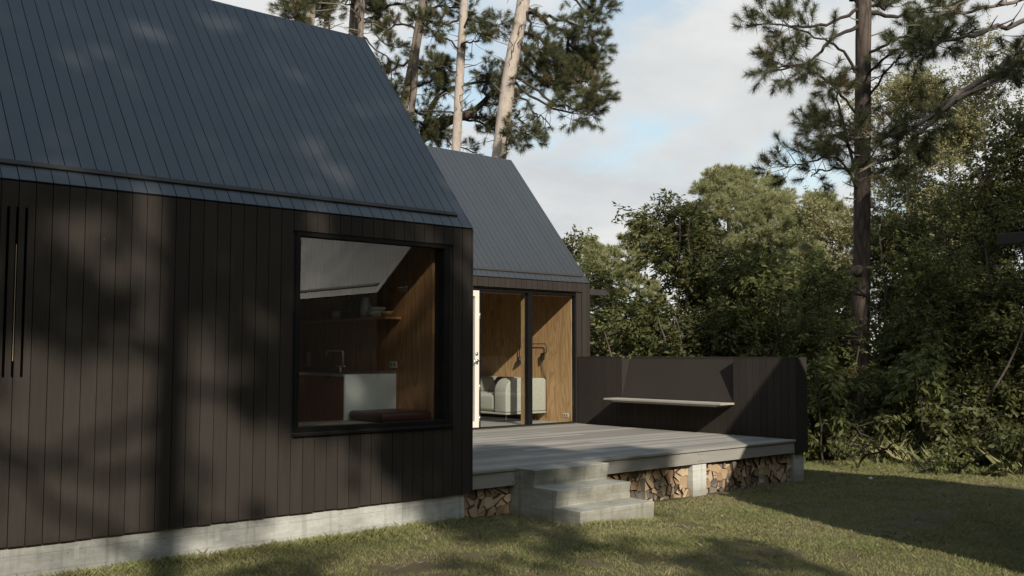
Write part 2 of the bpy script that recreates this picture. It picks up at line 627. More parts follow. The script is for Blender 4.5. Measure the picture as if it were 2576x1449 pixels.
# value noise for density patches
def vnoise(x, y, s, seed):
    rs = np.random.default_rng(seed)
    tab = rs.random((64, 64))
    u, v = x / s, y / s
    i, j = np.floor(u).astype(int), np.floor(v).astype(int)
    fu, fv = u - i, v - j
    fu, fv = fu * fu * (3 - 2 * fu), fv * fv * (3 - 2 * fv)
    q = lambda a, b_: tab[a % 64, b_ % 64]
    return (q(i, j) * (1 - fu) + q(i + 1, j) * fu) * (1 - fv) + (q(i, j + 1) * (1 - fu) + q(i + 1, j + 1) * fu) * fv


def blades(px, py, h, wd, lean=.6):
    n = len(px)
    pz = gz(px, py)
    an = NR.random(n) * 2 * np.pi
    la = NR.random(n) * 2 * np.pi
    ln = NR.random(n) * lean * h
    base = np.stack([px, py, pz - .004], -1)
    side = np.stack([np.cos(an), np.sin(an), np.zeros(n)], -1) * (wd / 2)[:, None]
    off = np.stack([np.cos(la) * ln, np.sin(la) * ln, h * .62], -1)
    tip = np.stack([np.cos(la) * ln * 2.1, np.sin(la) * ln * 2.1, h], -1)
    v = np.stack([base - side, base + side, base + off + side * .7, base + tip], 1)
    return v.reshape(-1, 3)


def scatter(n, x0, x1, y0, y1):
    return x0 + NR.random(n) * (x1 - x0), y0 + NR.random(n) * (y1 - y0)


# short lawn
N = 780000
px, py = scatter(N, .6, 17.2, 1.6, 10.6)
dens = vnoise(px, py, .55, 3) * .55 + vnoise(px, py, .16, 5) * .45
bare = vnoise(px, py, 1.6, 9)
keep = (dens > .24 + .14 * (bare > .60)) & ~((py > 7.52) & (px < 11.9)) & ~((px > 6.62) & (px < 7.69) & (py > 6.66))
keep &= (px * .655 + py * .7555 > 5.2)
keep &= ~((px > 7.9) & (px < 11.6) & (py < 2.95))
px, py = px[keep], py[keep]
dist = px * .655 + py * .7555
h = (.008 + .017 * NR.random(len(px)) ** 1.6) * (1 + .9 * vnoise(px, py, .35, 21))
near = np.exp(-((py - 7.45) / .16) ** 2) * (px < 5.9)
h = h + near * .06 * NR.random(len(px))
nst = np.exp(-(((px - 7.15) / .6) ** 2 + ((py - 6.55) / .12) ** 2))
h = h + nst * .03
edge = smooth01(px, 13.6, 15.0)
h = h + edge * .12 * NR.random(len(px))
wd = .0026 + .0022 * NR.random(len(px)) + dist * .00012
tint = .5 * vnoise(px, py, .8, 31) + .28 * vnoise(px, py, .22, 32) + .35 * NR.random(len(px)) - .05
dead = NR.random(len(px)) * .74 + .26 * vnoise(px, py, .9, 41) + .12 * (bare[keep] > .58)
gr = raw_mesh('grass', blades(px, py, h, wd), 4, M['grass'], tint=tint, dead=dead)
tag(gr, kind='stuff')

# broader weeds in the lawn
n = 5200
px, py = scatter(n, .8, 14, 2.2, 8.2)
k = (vnoise(px, py, .5, 77) > .60) & ~((py > 7.5) & (px < 11.9)) & ~((px > 6.55) & (px < 7.75) & (py > 6.6))
px, py = px[k], py[k]
px = np.repeat(px, 4) + NR.normal(0, .018, len(px) * 4)
py = np.repeat(py, 4) + NR.normal(0, .018, len(py) * 4)
wv = blades(px, py, .012 + .025 * NR.random(len(px)), .008 + .007 * NR.random(len(px)), 1.5)
gw = raw_mesh('weeds', wv, 4, M['leafdark'])
tag(gw, kind='stuff')

# odd longer tufts left standing in the lawn and against the concrete
px, py = scatter(130, 1.5, 13.5, 2.4, 7.3)
bx_ = 2.2 + NR.random(170) * 3.7
sx_ = 6.6 + NR.random(70) * 1.2
px = np.concatenate([px, bx_, sx_])
py = np.concatenate([py, 7.49 - .06 * NR.random(170), 6.63 - .05 * NR.random(70)])
nt_ = len(px)
px = np.repeat(px, 16) + NR.normal(0, .018, nt_ * 16)
py = np.repeat(py, 16) + NR.normal(0, .018, nt_ * 16)
k = ~((py > 7.515) & (px < 11.9)) & ~((px > 6.62) & (px < 7.69) & (py > 6.655))
px, py = px[k], py[k]
wv = blades(px, py, .025 + .045 * NR.random(len(px)), .003 + .002 * NR.random(len(px)), .8)
gt_ = raw_mesh('grass_tufts', wv, 4, M['grass'], dead=NR.random(len(px)) * .95)
tag(gt_, kind='stuff')

# long grass at the wood's edge
n = 26000
px, py = scatter(n, 13.9, 18.5, 1.5, 13.0)
k = (px + .12 * np.sin(py * 2.3) > 14.5 + .4 * vnoise(px, py, .8, 91)) & (vnoise(px, py, .6, 93) > .42)
px, py = px[k], py[k]
wv = blades(px, py, .15 + .33 * NR.random(len(px)), .004 + .003 * NR.random(len(px)), .7)
gl_ = raw_mesh('tall_grass', wv, 4, M['grass'], dead=NR.random(len(px)) * .98)
tag(gl_, kind='stuff')

# dry leaves and needles lying about
n = 5200
px, py = scatter(n, 1.5, 14.5, 2.2, 9.4)
k = ~((py > 7.45) & (px < 11.9)) & ~((px > 6.55) & (px < 7.75) & (py > 6.6))
px, py = px[k], py[k]
n = len(px)
an = NR.random(n) * 6.28
ll = .008 + .026 * NR.random(n) ** 2.2
c0 = np.stack([px, py, gz(px, py) + .02 + .01 * NR.random(n)], -1)
d1 = np.stack([np.cos(an), np.sin(an), NR.normal(0, .25, n)], -1) * ll[:, None]
d2 = np.stack([-np.sin(an), np.cos(an), NR.normal(0, .35, n)], -1) * (ll * (.05 + .38 * NR.random(n) ** 2))[:, None]
lv = np.stack([c0 - d1, c0 + d2, c0 + d1, c0 - d2], 1).reshape(-1, 3)
M['dry'] = m_leaf('dry_leaf', (.11, .07, .04), (.22, .16, .10), (.42, .36, .28), .7, .1, .2)
fl = raw_mesh('fallen_leaves', lv, 4, M['dry'], tint=NR.random(n) ** 2)
tag(fl, kind='stuff')

mb = MB()
st = at(2191, 1232, 13.4)
for i in range(5):
    pass
mb.lathe([(.001, -.03), (.05, -.02), (.065, .005), (.055, .035), (.03, .052), (.001, .056)], 0, 0, 14)
ob = mb.build('stone', M['stone'], smooth=True)
ob.location = (st.x, st.y, float(gz(st.x, st.y)) + .012)
ob.scale = (.55, .5, .5)
tag(ob, 'small white stone lying on the shaded lawn right of the bench wall', 'stone')

# ------------------------------------------------------------------ cabins
BW = .11375                       # board pitch
TH = .022


def cabin(root, x0, x1, yf, D, zb, ze, zr, first, openings=(), hole=None, back=None):
    """one gabled volume, ridge along local x, front towards local -y.
    openings: (x0,x1,z0,z1) in the front; hole: (y0,y1,z0,z1) in the +x gable"""
    yr, yb = yf + D / 2, yf + D
    mslope = (zr - ze) / (D / 2)
    L = math.hypot(D / 2, zr - ze)
    cs, sn = (D / 2) / L, (zr - ze) / L
    wall, roof, core = MB(), MB(), MB()
    x = first
    while x > x0:
        x -= BW
    xs = []
    while x < x1 - 1e-6:
        a, b_ = max(x, x0), min(x + BW, x1)
        if b_ - a > .02:
            xs.append((a, b_))
        x += BW
    for a, b_ in xs:
        ga = .0030
        a2, b2 = a + (ga if a > x0 + 1e-6 else 0), b_ - (ga if b_ < x1 - 1e-6 else 0)
        off = R.uniform(-.0012, .0012)
        segs = [(zb + R.uniform(-.003, .003), ze - .017)]
        for (ox0, ox1, oz0, oz1) in openings:
            ns = []
            mid = (a2 + b2) / 2
            if ox0 < mid < ox1:
                for s0, s1 in segs:
                    if s0 < oz0:
                        ns.append((s0, min(s1, oz0)))
                    if s1 > oz1:
                        ns.append((max(s0, oz1), s1))
                segs = ns
        for s0, s1 in segs:
            wall.box(a2, b2, yf + off, yf + TH, s0, s1)
        # roof boards, front and back slope
        o2 = R.uniform(-.001, .001)
        for side in (1, -1):
            def q(s, dpt):
                yy, zz_ = s * cs - (-sn) * dpt, ze + s * sn - cs * dpt
                return (yf + yy if side == 1 else yb - yy, zz_)
            e0, e1, i1, i0 = q(0, o2), q(L - .002, o2), q(L - .018, TH), q(0.0, TH)
            pts = [(a2, *e0), (b2, *e0), (b2, *e1), (a2, *e1), (a2, *i0), (b2, *i0), (b2, *i1), (a2, *i1)]
            if side == 1:
                pts = pts[4:] + pts[:4]
            roof.hexa(pts)
            wall_b = None
        # back wall boards
        for s0, s1 in ([(zb, back[2]), (back[3], ze - .017)] if back and back[0] < (a2 + b2) / 2 < back[1] else [(zb, ze - .017)]):
            wall.box(a2, b2, yb - TH, yb + off, s0, s1)
    # roof core below the boards
    y0c, y1c = yf + TH + .006, yb - TH - .006
    zc = ze - .03
    outer = [(y0c, zc), (yr, zr - .032), (y1c, zc)]
    tk = .15
    inner_ = [(y0c, zc - tk), (yr, zr - .032 - tk * 1.45), (y1c, zc - tk)]
    core.prism([inner_[0], inner_[1], outer[1], outer[0]], x0 + .004, x1 - .004, 'x')
    core.prism([inner_[1], inner_[2], outer[2], outer[1]], x0 + .004, x1 - .004, 'x')
    # wall cores, with the openings left out
    ya, yb2 = yf + TH + .002, yf + .20
    cuts = sorted({x0 + .004, x1 - .004, *[o[0] for o in openings], *[o[1] for o in openings]})
    for a, b_ in zip(cuts[:-1], cuts[1:]):
        if b_ - a < 1e-4:
            continue
        zs = [(zb + .004, zc - tk)]
        for (ox0, ox1, oz0, oz1) in openings:
            if ox0 <= (a + b_) / 2 <= ox1:
                zs = [(zb + .004, oz0), (oz1, zc - tk)]
        for s0, s1 in zs:
            if s1 - s0 > .002:
                core.box(a, b_, ya, yb2, s0, s1)
    for a, b_, s0, s1 in ([(x0 + .004, back[0], zb + .004, zc - tk), (back[1], x1 - .004, zb + .004, zc - tk), (back[0], back[1], zb + .004, back[2]), (back[0], back[1], back[3], zc - tk)] if back else [(x0 + .004, x1 - .004, zb + .004, zc - tk)]):
        core.box(a, b_, yb - .20, yb - TH - .002, s0, s1)
    # gable walls
    def prof(a, b_, lo, hi=None):
        """piece of the gable between y=a..b_, from lo up to the roof or to hi"""
        def zt(y):
            return ze + mslope * min(y - yf, yb - y) - .026
        ys = [a] + ([yr] if a < yr < b_ else []) + [b_]
        top = [(y, zt(y) if hi is None else hi) for y in ys]
        return [(a, lo), (b_, lo)] + top[::-1]
    for gx0, gx1, hl in ((x1 - .30, x1 - .0, hole), (x0, x0 + .30, None)):
        pcs = []
        a, b_ = yf + TH + .001, yb - TH - .001
        if hl:
            pcs += [prof(a, hl[0], zb), prof(hl[0], hl[1], zb, hl[2]), prof(hl[0], hl[1], hl[3]), prof(hl[1], b_, zb)]
        else:
            pcs += [prof(a, b_, zb)]
        for pc in pcs:
            wall.prism(pc, gx0, gx1, 'x')
    wall.build('wall', M['siding'], root)
    roof.build('roof', M['roofing'], root)
    core.build('wall_core', M['dark_core'], root)

    def roof_pt(s, h_):
        return (yf + s * cs - sn * h_, ze + s * sn + cs * h_)
    return roof_pt


# --- cabin in the foreground
H1 = dict(x0=-2.6, x1=5.992, yf=7.488, D=4.04, zb=.315, ze=2.884, zr=5.290)
c1 = thing('cabin', 'large black boarded cabin with square kitchen window filling the left of the view', 'cabin')
W1 = (4.068, 5.722, .985, 2.702)
SL = [(1.832, 1.844), (1.890, 1.902), (1.951, 1.963)]
W0_ = (-1.9, 1.1, .52, 2.70)
rp1 = cabin(c1, first=1.763, openings=[W1, W0_], back=(-1.5, 4.3, .52, 2.65), **H1)
mb = MB()
mb.box(-1.46, 4.26, 11.42, 11.427, .56, 2.61)
bw0_ = MB()
for q_ in ((-1.5, 4.3, .52, .57), (-1.5, 4.3, 2.60, 2.65), (-1.5, -1.45, .571, 2.599), (4.25, 4.3, .571, 2.599), (1.37, 1.43, .571, 2.599)):
    bw0_.box(q_[0], q_[1], 11.39, 11.48, q_[2], q_[3])
bw0_ = bw0_.build('window', M['frame'], c1)  # unseen back window, added to brighten the kitchen
mb.build('pane', M['glass'], bw0_)
mb = MB()
for q_ in ((-1.9, 1.1, .52, .57), (-1.9, 1.1, 2.65, 2.70), (-1.9, -1.85, .571, 2.649), (1.05, 1.1, .571, 2.649), (-.43, -.37, .571, 2.649)):
    mb.box(q_[0], q_[1], 7.50, 7.59, q_[2], q_[3])
lw_ = mb.build('window', M['frame'], c1)  # window out of view, added to let more daylight into the kitchen
mb = MB()
mb.box(-1.86, 1.06, 7.548, 7.555, .56, 2.66)
mb.build('pane', M['glass'], lw_)


def roof_bar(rp, xa, xb, root, s0=.145, s1=.196):
    """snow bar standing on the roof boards just above the eave"""
    m1 = MB()
    a, b_, c_, d_ = rp(s0, .001), rp(s1, .001), rp(s1, .013), rp(s0, .017)
    m1.prism([a, b_, c_, d_], xa, xb, 'x')
    return m1.build('roof_bar', M['bar'], root, bevel=.003)


roof_bar(rp1, -2.4, 5.862, c1)
mb = MB()
mb.box(-2.55, 5.918, 7.522, 11.45, -.4, .312)
fo = mb.build('foundation', M['concrete'], c1, bevel=.006)
# filled form-tie recesses, paler than the rest
for i, xx in enumerate((2.35, 2.82, 3.42, 4.03, 4.55, 5.02, 5.55)):
    mb = MB()
    mb.box(xx - .018, xx + .018, 7.5195, 7.53, .165, .165 + R.uniform(.08, .10))
    mb.build('filled_tie_hole', M['tie'], fo, bevel=.0)
# three ventilation slots: near-black strips on the boards, slot shade put into their colour, rounded ends
mb = MB()
for i, xx in enumerate((1.812, 1.871, 1.930)):
    z0, z1 = 1.487, 2.688
    r = .0085
    oc = [(xx + r * math.cos(a), z1 - r + r * math.sin(a)) for a in np.linspace(0, math.pi, 7)] + \
         [(xx - r * math.cos(a), z0 + r - r * math.sin(a)) for a in np.linspace(0, math.pi, 7)]
    mb.prism(oc, 7.4845, 7.505, 'y')
sv = mb.build('vent_slot', M['slot_shade'], c1)
mb = MB()
mb.box(1.8685, 1.8725, 7.4835, 7.4845, 1.60, 2.42)
mb.build('slot_edge', M['paleply'], sv)

# kitchen window: frame, pane, sill
x0, x1, z0, z1 = W1
mb = MB()
fy0, fy1 = 7.500, 7.60
mb.box(x0, x1, fy0, fy1, z1 - .042, z1)                      # head
mb.box(x0, x1, fy0, fy1, z0, z0 + .045)
mb.box(x0, x0 + .046, fy0, fy1, z0 + .045, z1 - .042)
mb.box(x1 - .072, x1, fy0, fy1, z0 + .045, z1 - .042)
win = mb.build('window', M['frame'], c1, bevel=.003)
mb = MB()
mb.box(x0 + .030, x1 - .056, 7.548, 7.555, z0 + .03, z1 - .03)
mb.build('pane', M['glass'], win)
mb = MB()
mb.prism([(7.462, .955), (7.52, .955), (7.52, .984), (7.462, .972)], x0 - .022, x1 + .018, 'x')
mb.build('sill', M['frame'], win, bevel=.002)
# interior of the kitchen
IX = 5.652
mb = MB()
yr = 7.488 + 2.02
prof = [(7.70, .5), (10.15, .5), (10.15, 4.30), (yr, 5.02), (7.70, 2.93)]
mb.prism(prof, IX, IX + .030, 'x')
mb.build('interior_wall', M['plyred'], c1)
mb = MB()
mb.box(-2.2, IX - .001, 7.70, 10.14, .46, .5)
mb.build('floor', M['floorgrey'], c1)
mb = MB()
mb.box(4.7, IX - .001, 10.15, 10.20, .5, 2.9)
mb.box(-2.2, IX - .001, 7.60, 7.70, 2.74, 2.84)
mb.build('partition', M['darkwood'], c1)
mb = MB()
# deep window seat board
mb.box(3.95, IX - .001, 7.602, 8.295, .985, 1.012)
mb.box(3.95, 5.03, 8.25, 8.295, .5, .984)
mb.build('window_seat', M['paleply'], c1, bevel=.003)


def socket(y, z, x, root):
    m_ = MB()
    m_.box(x - .009, x, y - .062, y + .062, z - .032, z + .032)
    s = m_.build('power_socket', M['socketwhite'], root, bevel=.003)
    for dy in (-.028, .028):
        m_ = MB()
        m_.box(x - .0105, x - .0085, y + dy - .020, y + dy + .020, z - .020, z + .020)
        m_.box(x - .012, x - .0100, y + dy - .004, y + dy + .004, z - .012, z + .012)
        m_.build('socket_face', M['counter'], s)


socket(8.354, 1.543, IX, c1)

# kitchen counter
kc = thing('kitchen_counter', 'brown kitchen counter with white end panel and brass tap behind the square window', 'kitchen counter', (5.35, 9.2, .5))
def kid(mb_, name, mt, root, **kw):
    ob = mb_.build(name, mt, root, **kw)
    l = root.location
    ob.location = (-l.x, -l.y, -l.z)
    return ob
mb = MB()
mb.box(5.05, 5.648, 8.318, 10.12, .58, 1.428)
kid(mb, 'cabinet', M['darkwood'], kc)
mb = MB()
mb.box(5.045, 5.648, 8.300, 8.3165, .58, 1.452)
kid(mb, 'side_panel', M['white'], kc)
mb = MB()
mb.box(5.035, 5.648, 8.318, 10.12, 1.432, 1.452)
mb.box(5.632, 5.648, 8.318, 10.12, 1.4525, 1.478)
kid(mb, 'countertop', M['counter'], kc)
for yy in (8.62, 9.22, 9.82):
    mb = MB()
    mb.prism([(yy + .035 * math.cos(a), 1.428 + .03 * math.sin(a)) for a in np.linspace(math.pi, 2 * math.pi, 9)], 5.046, 5.0495, 'x')
    kid(mb, 'finger_pull', M['dark_core'], kc)
mb = MB()
mb.tube([(5.42, 9.0, 1.452), (5.42, 9.0, 1.53)], .014, 10)
mb.tube([(5.42, 9.085, 1.522), (5.42, 8.92, 1.522)], .009, 8)
arc = [(5.42, 8.955, 1.53), (5.42, 8.955, 1.655)] + [(5.42, 8.985 - .03 * math.cos(a), 1.655 + .03 * math.sin(a)) for a in np.linspace(.3, 1.57, 4)] + \
      [(5.42, 9.25, 1.685)] + [(5.42, 9.26 + .032 * math.sin(a), 1.653 + .032 * math.cos(a)) for a in np.linspace(.3, 1.57, 4)] + [(5.42, 9.292, 1.622)]
mb.tube(arc, .011, 8)
kid(mb, 'tap', M['brass'], kc, smooth=True)

sh = MB()
sh.box(5.45, 5.650, 8.222, 10.13, 2.0, 2.024)
tag(sh.build('wall_shelf', M['plyred'], bevel=.002), 'long wooden shelf holding crockery on the kitchen plywood wall', 'shelf')


def lathe_thing(name, prof, x, y, z, mt, label, cat, group=None):
    m_ = MB()
    m_.lathe(prof, 0, 0, 22)
    o_ = m_.build(name, mt, smooth=True)
    o_.location = (x, y, z)
    return tag(o_, label, cat, group)


Zs = 2.0245
lathe_thing('jug', [(.02, 0), (.056, .003), (.06, .05), (.062, .10), (.05, .15), (.038, .19), (.042, .216), (.034, .217), (.03, .19), (.04, .14), (.045, .01)], 5.545, 8.72, Zs, M['ceramic'], 'tall white glazed jug on the kitchen shelf', 'jug')
bp = [(.035, 0), (.045, .003), (.075, .03), (.092, .062), (.088, .063), (.07, .032), (.04, .008), (.001, .007)]
lathe_thing('bowl', bp, 5.548, 8.520, Zs, M['ceramic'], 'white bowl right of the jug, carrying another bowl on the shelf', 'bowl', 'bowls on the kitchen shelf')
lathe_thing('bowl', [(r * 1.02, z) for r, z in bp], 5.548, 8.502, Zs + .040, M['ceramic'], 'white bowl stacked on top of another white bowl', 'bowl', 'bowls on the kitchen shelf')
lathe_thing('bowl', [(r * .76, z * .9) for r, z in bp], 5.530, 8.305, Zs, M['yellowbowl'], 'small ochre yellow bowl near the right end of the shelf', 'bowl', 'bowls on the kitchen shelf')
lathe_thing('pot', [(.04, 0), (.052, .004), (.062, .04), (.064, .088), (.06, .088), (.056, .04), (.045, .008), (.001, .008)], 5.54, 9.268, Zs, M['ceramic'], 'pale round pot between the drinking glasses and dark bottles', 'pot')
bprof = [(.02, 0), (.034, .004), (.035, .15), (.03, .18), (.013, .21), (.013, .26), (.001, .262)]
for i, (yy, s_, lb) in enumerate(((9.105, 1.0, 'dark tall bottle beside the pale pot, leftmost of three'), (9.005, 1.08, 'dark tall bottle in the middle of three on the shelf'), (8.90, .96, 'dark tall bottle nearest the white jug on the shelf'))):
    lathe_thing('bottle', [(r * s_, z * s_) for r, z in bprof], 5.545, yy, Zs, M['darkglass'], lb, 'bottle', 'dark bottles on the kitchen shelf')
gp = [(.02, 0), (.026, .002), (.030, .085), (.0285, .085), (.0245, .008), (.001, .007)]
for i, yy in enumerate((9.56, 9.49, 9.42)):
    lathe_thing('drinking_glass', gp, 5.54, yy, Zs, M['glass'], 'clear drinking glass in the row left of the pale pot', 'glass', 'drinking glasses on the kitchen shelf')
mb = MB()
mb.box(5.60, 5.635, 10.00, 10.075, 1.50, 1.67)
tag(mb.build('towel_holder', M['socketwhite'], bevel=.008), 'narrow upright white holder on the plywood wall left of the tap', 'holder')

# cushion on the window seat
mb = MB()
mb.box(5.07, 5.645, 7.665, 8.275, 1.0135, 1.105)
cu = mb.build('seat_cushion', M['leather'], smooth=False, bevel=.035, segs=5)
tag(cu, 'flat dark red leather cushion lying on the window seat', 'cushion')
for p_ in cu.data.polygons:
    p_.use_smooth = True

# --- cabin behind the deck
H2 = dict(x0=5.2, x1=11.945, yf=11.75, D=4.10, zb=.315, ze=2.860, zr=5.290)
c2 = thing('cabin', 'smaller black boarded cabin at the back of the deck with glazed doors', 'cabin')
D2 = (8.50, 11.760, .515, 2.700)
HL = (14.34, 15.25, 1.37, 2.60)
rp2 = cabin(c2, first=9.63 - .035, openings=[D2], hole=HL, **H2)
roof_bar(rp2, 9.60 - 3.9, 11.855, c2, .13, .175)
mb = MB()
mb.box(5.3, 11.90, 11.80, 15.80, -.4, .312)
mb.build('foundation', M['concrete'], c2)
# rain spout sticking out from the eave behind
mb = MB()
s0 = Vector((11.946, 12.02, 2.745))
mb.prism([(12.00, 2.68), (12.11, 2.68), (12.11, 2.78), (12.00, 2.78)], 11.947, 12.62, 'x')
mb.build('rain_spout', M['bar'], c2, bevel=.004)
# glazed front
x0, x1, z0, z1 = D2
mb = MB()
fy0, fy1 = 11.80, 11.88
mb.box(x0, x1, fy0, fy1, z1 - .066, z1)
mb.box(x0, x1, fy0, fy1, .502, .525)
mb.box(x0, x0 + .06, fy0, fy1, .525, z1 - .066)
mb.box(x1 - .120, x1, fy0, fy1, .525, z1 - .066)
mb.box(10.586, 10.672, fy0, fy1, .525, z1 - .066)
mb.box(9.562, 9.596, fy0, fy1, .525, z1 - .066)
gf = mb.build('window', M['frame'], c2, bevel=.003)
for a, b_ in ((9.598, 10.584), (10.674, x1 - .122)):
    mb = MB()
    mb.box(a, b_, 11.845, 11.852, .526, z1 - .067)
    mb.build('pane', M['glass'], gf)
mb = MB()
mb.box(9.478, 9.560, 11.795, 11.86, .527, z1 - .068)
mb.box(8.562, 8.640, 11.795, 11.86, .527, z1 - .068)
mb.box(8.642, 9.476, 11.795, 11.86, .527, .62)
mb.box(8.642, 9.476, 11.795, 11.86, z1 - .16, z1 - .068)
dr = mb.build('door', M['whitewood'], c2, bevel=.003)
mb = MB()
mb.box(8.642, 9.476, 11.825, 11.832, .622, z1 - .162)
mb.build('pane', M['glass'], dr)
mb = MB()
mb.tube([(9.515, 11.795, 1.545), (9.515, 11.745, 1.545), (9.40, 11.745, 1.540)], .010, 8)
mb.tube([(9.515, 11.797, 1.545), (9.515, 11.785, 1.545)], .026, 14)
mb.tube([(9.515, 11.797, 1.505), (9.515, 11.787, 1.505)], .014, 10)
mb.build('handle', M['steel'], dr, smooth=True)
mb = MB()
mb.tube([(9.505, 11.797, 1.655), (9.505, 11.780, 1.655)], .024, 14)
mb.build('lock', M['steel'], dr, smooth=True)
for zz_ in (.62, 1.1, 2.2):
    mb = MB()
    mb.tube([(9.566, 11.79, zz_), (9.566, 11.79, zz_ + .09)], .008, 8)
    mb.build('hinge', M['steel'], dr, smooth=True)
# interior
I2 = 11.650
mb = MB()
yr2 = 11.75 + 2.05
zt = lambda y: 2.86 + 1.1854 * min(y - 11.75, 15.85 - y) - .26
for pc in ([(11.885, .5), (HL[0], .5), (HL[0], zt(HL[0])), (yr2, zt(yr2)), (11.885, 2.70)],
           [(HL[0], .5), (HL[1], .5), (HL[1], HL[2]), (HL[0], HL[2])],
           [(HL[0], HL[3]), (HL[1], HL[3]), (HL[1], zt(HL[1])), (HL[0], zt(HL[0]))],
           [(HL[1], .5), (15.64, .5), (15.64, zt(15.64)), (HL[1], zt(HL[1]))]):
    mb.prism(pc, I2 - .018, I2 - .001, 'x')
mb.box(5.55, I2 - .02, 15.60, 15.62, .5, 2.9)
mb.build('interior_wall', M['ply'], c2)
mb = MB()
mb.box(5.55, I2 - .019, 11.882, 15.60, .47, .502)
mb.build('floor', M['floorgrey'], c2)
mb = MB()
mb.box(8.5, I2 - .02, 11.882, 12.0, 2.618, 2.70)
mb.build('door_lining', M['oak'], c2, bevel=.002)
mb = MB()
mb.box(10.600, 10.660, 11.893, 12.004, .503, 2.617)
mb.build('post', M['oak'], c2, bevel=.002)
mb = MB()
mb.box(5.55, I2 - .02, 11.955, 11.99, 2.701, 3.0)
mb.build('lintel_panel', M['ply'], c2)
mb = MB()
a0, a1 = (11.99, 2.70), (yr2, 4.86)
mb.prism([(11.99, 2.86), (yr2, 4.98), (yr2, 5.0), (11.99, 2.885)], 5.55, I2 - .02, 'x')
mb.prism([(15.6, 2.86), (15.6, 2.885), (yr2, 5.0), (yr2, 4.98)], 5.55, I2 - .02, 'x')
mb.build('ceiling', M['ply'], c2)
mb = MB()
hy0, hy1, hz0, hz1 = HL
for q in ((hy0, hy1, hz0, hz0 + .05), (hy0, hy1, hz1 - .05, hz1), (hy0, hy0 + .05, hz0 + .05, hz1 - .05), (hy1 - .05, hy1, hz0 + .05, hz1 - .05)):
    mb.box(11.80, 11.88, *q)
gw_ = mb.build('window', M['frame'], c2)
mb = MB()
mb.box(11.838, 11.845, hy0 + .03, hy1 - .03, hz0 + .03, hz1 - .03)
mb.build('pane', M['glass'], gw_)
socket(12.022, .622, I2 - .018, c2)

# sofa
sf = thing('sofa', 'grey green wool sofa on thin steel legs behind the glazed front', 'sofa', (11.2, 13.5, .5))
mb = MB()
mb.box(10.70, 11.615, 12.49, 14.62, .640, .672)
kid(mb, 'base_frame', M['fabric'], sf, bevel=.008)


def armpoly(y0_, y1_):
    # end arm: rounded at the front top
    r = .20
    pl = [(10.70, .675), (11.615, .675), (11.615, 1.205), (11.58, 1.24)]
    pl += [(10.72 + r - r * math.sin(a) * 1.0 - .02 * (1 - math.cos(a)), 1.245 - r + r * math.cos(a)) for a in np.linspace(0, math.pi / 2, 7)]
    return pl


for y0_, y1_ in ((12.49, 12.80), (14.32, 14.62)):
    mb = MB()
    mb.prism(armpoly(y0_, y1_), y0_, y1_, 'y')
    o_ = kid(mb, 'arm', M['fabric'], sf, bevel=.045, segs=4)
    o_.data.polygons.foreach_set('use_smooth', [True] * len(o_.data.polygons))
mb = MB()
mb.box(10.715, 11.40, 12.812, 14.31, .675, .975)
o_ = kid(mb, 'seat', M['fabric'], sf, bevel=.07, segs=5)
o_.data.polygons.foreach_set('use_smooth', [True] * len(o_.data.polygons))
mb = MB()
mb.prism([(11.33, .98), (11.61, .675), (11.612, 1.245), (11.43, 1.245)], 12.805, 14.315, 'y')
o_ = kid(mb, 'back', M['fabric'], sf, bevel=.05, segs=4)
o_.data.polygons.foreach_set('use_smooth', [True] * len(o_.data.polygons))
for xx, yy in ((10.90, 12.72), (11.54, 12.74), (10.85, 14.5), (11.54, 14.5)):
    mb = MB()
    if xx < 11.2:
        mb.tube([(xx, yy, .641), (xx, yy, .503)], [.013, .009], 8)
    else:
        mb.tube([(xx - .10, yy, .641), (xx - .01, yy, .508), (xx + .045, yy, .508), (xx + .04, yy, .641)], .007, 8)
    kid(mb, 'leg', M['steel'], sf, smooth=True)
mb = MB()
mb.prism([(10.98, 1.0), (11.14, .985), (11.34, 1.22), (11.22, 1.27)], 12.90, 13.36, 'y')
cu2 = mb.build('cushion', M['darkfabric'], bevel=.05, segs=4)
cu2.data.polygons.foreach_set('use_smooth', [True] * len(cu2.data.polygons))
tag(cu2, 'dark brown cushion leaning on the sofa back', 'cushion')

# wall lamp
wl = thing('wall_lamp', 'black swing arm wall lamp with hanging cord on the plywood wall', 'lamp', (11.62, 12.57, 1.6))
mb = MB()
mb.tube([(11.59, 13.16, 1.60), (11.59, 13.16, 1.80), (11.59, 13.13, 1.83), (11.59, 12.49, 1.828), (11.59, 12.46, 1.80), (11.59, 12.46, 1.675), (11.59, 12.48, 1.665), (11.59, 12.57, 1.665)], .007, 8)
kid(mb, 'arm', M['blackmetal'], wl, smooth=True)
mb = MB()
mb.box(11.575, 11.632, 12.55, 12.59, 1.555, 1.665)
mb.tube([(11.59, 12.57, 1.63), (11.59, 12.57, 1.52)], .018, 10)
kid(mb, 'bracket', M['blackmetal'], wl)
mb = MB()
mb.lathe([(.018, 1.60), (.03, 1.59), (.055, 1.51), (.053, 1.51), (.025, 1.58)], 11.59, 13.16, 16)
kid(mb, 'lamp_shade', M['blackmetal'], wl, smooth=True)
mb = MB()
mb.tube([(11.60, 12.57, 1.53), (11.61, 12.565, 1.42), (11.615, 12.53, 1.33), (11.62, 12.50, 1.24), (11.622, 12.495, .9), (11.62, 12.5, .56)], .0032, 6)
mb.tube([(11.60, 12.575, 1.53), (11.61, 12.585, 1.38), (11.615, 12.56, 1.28), (11.62, 12.52, 1.20)], .0028, 6)
kid(mb, 'cord', M['blackmetal'], wl, smooth=True)

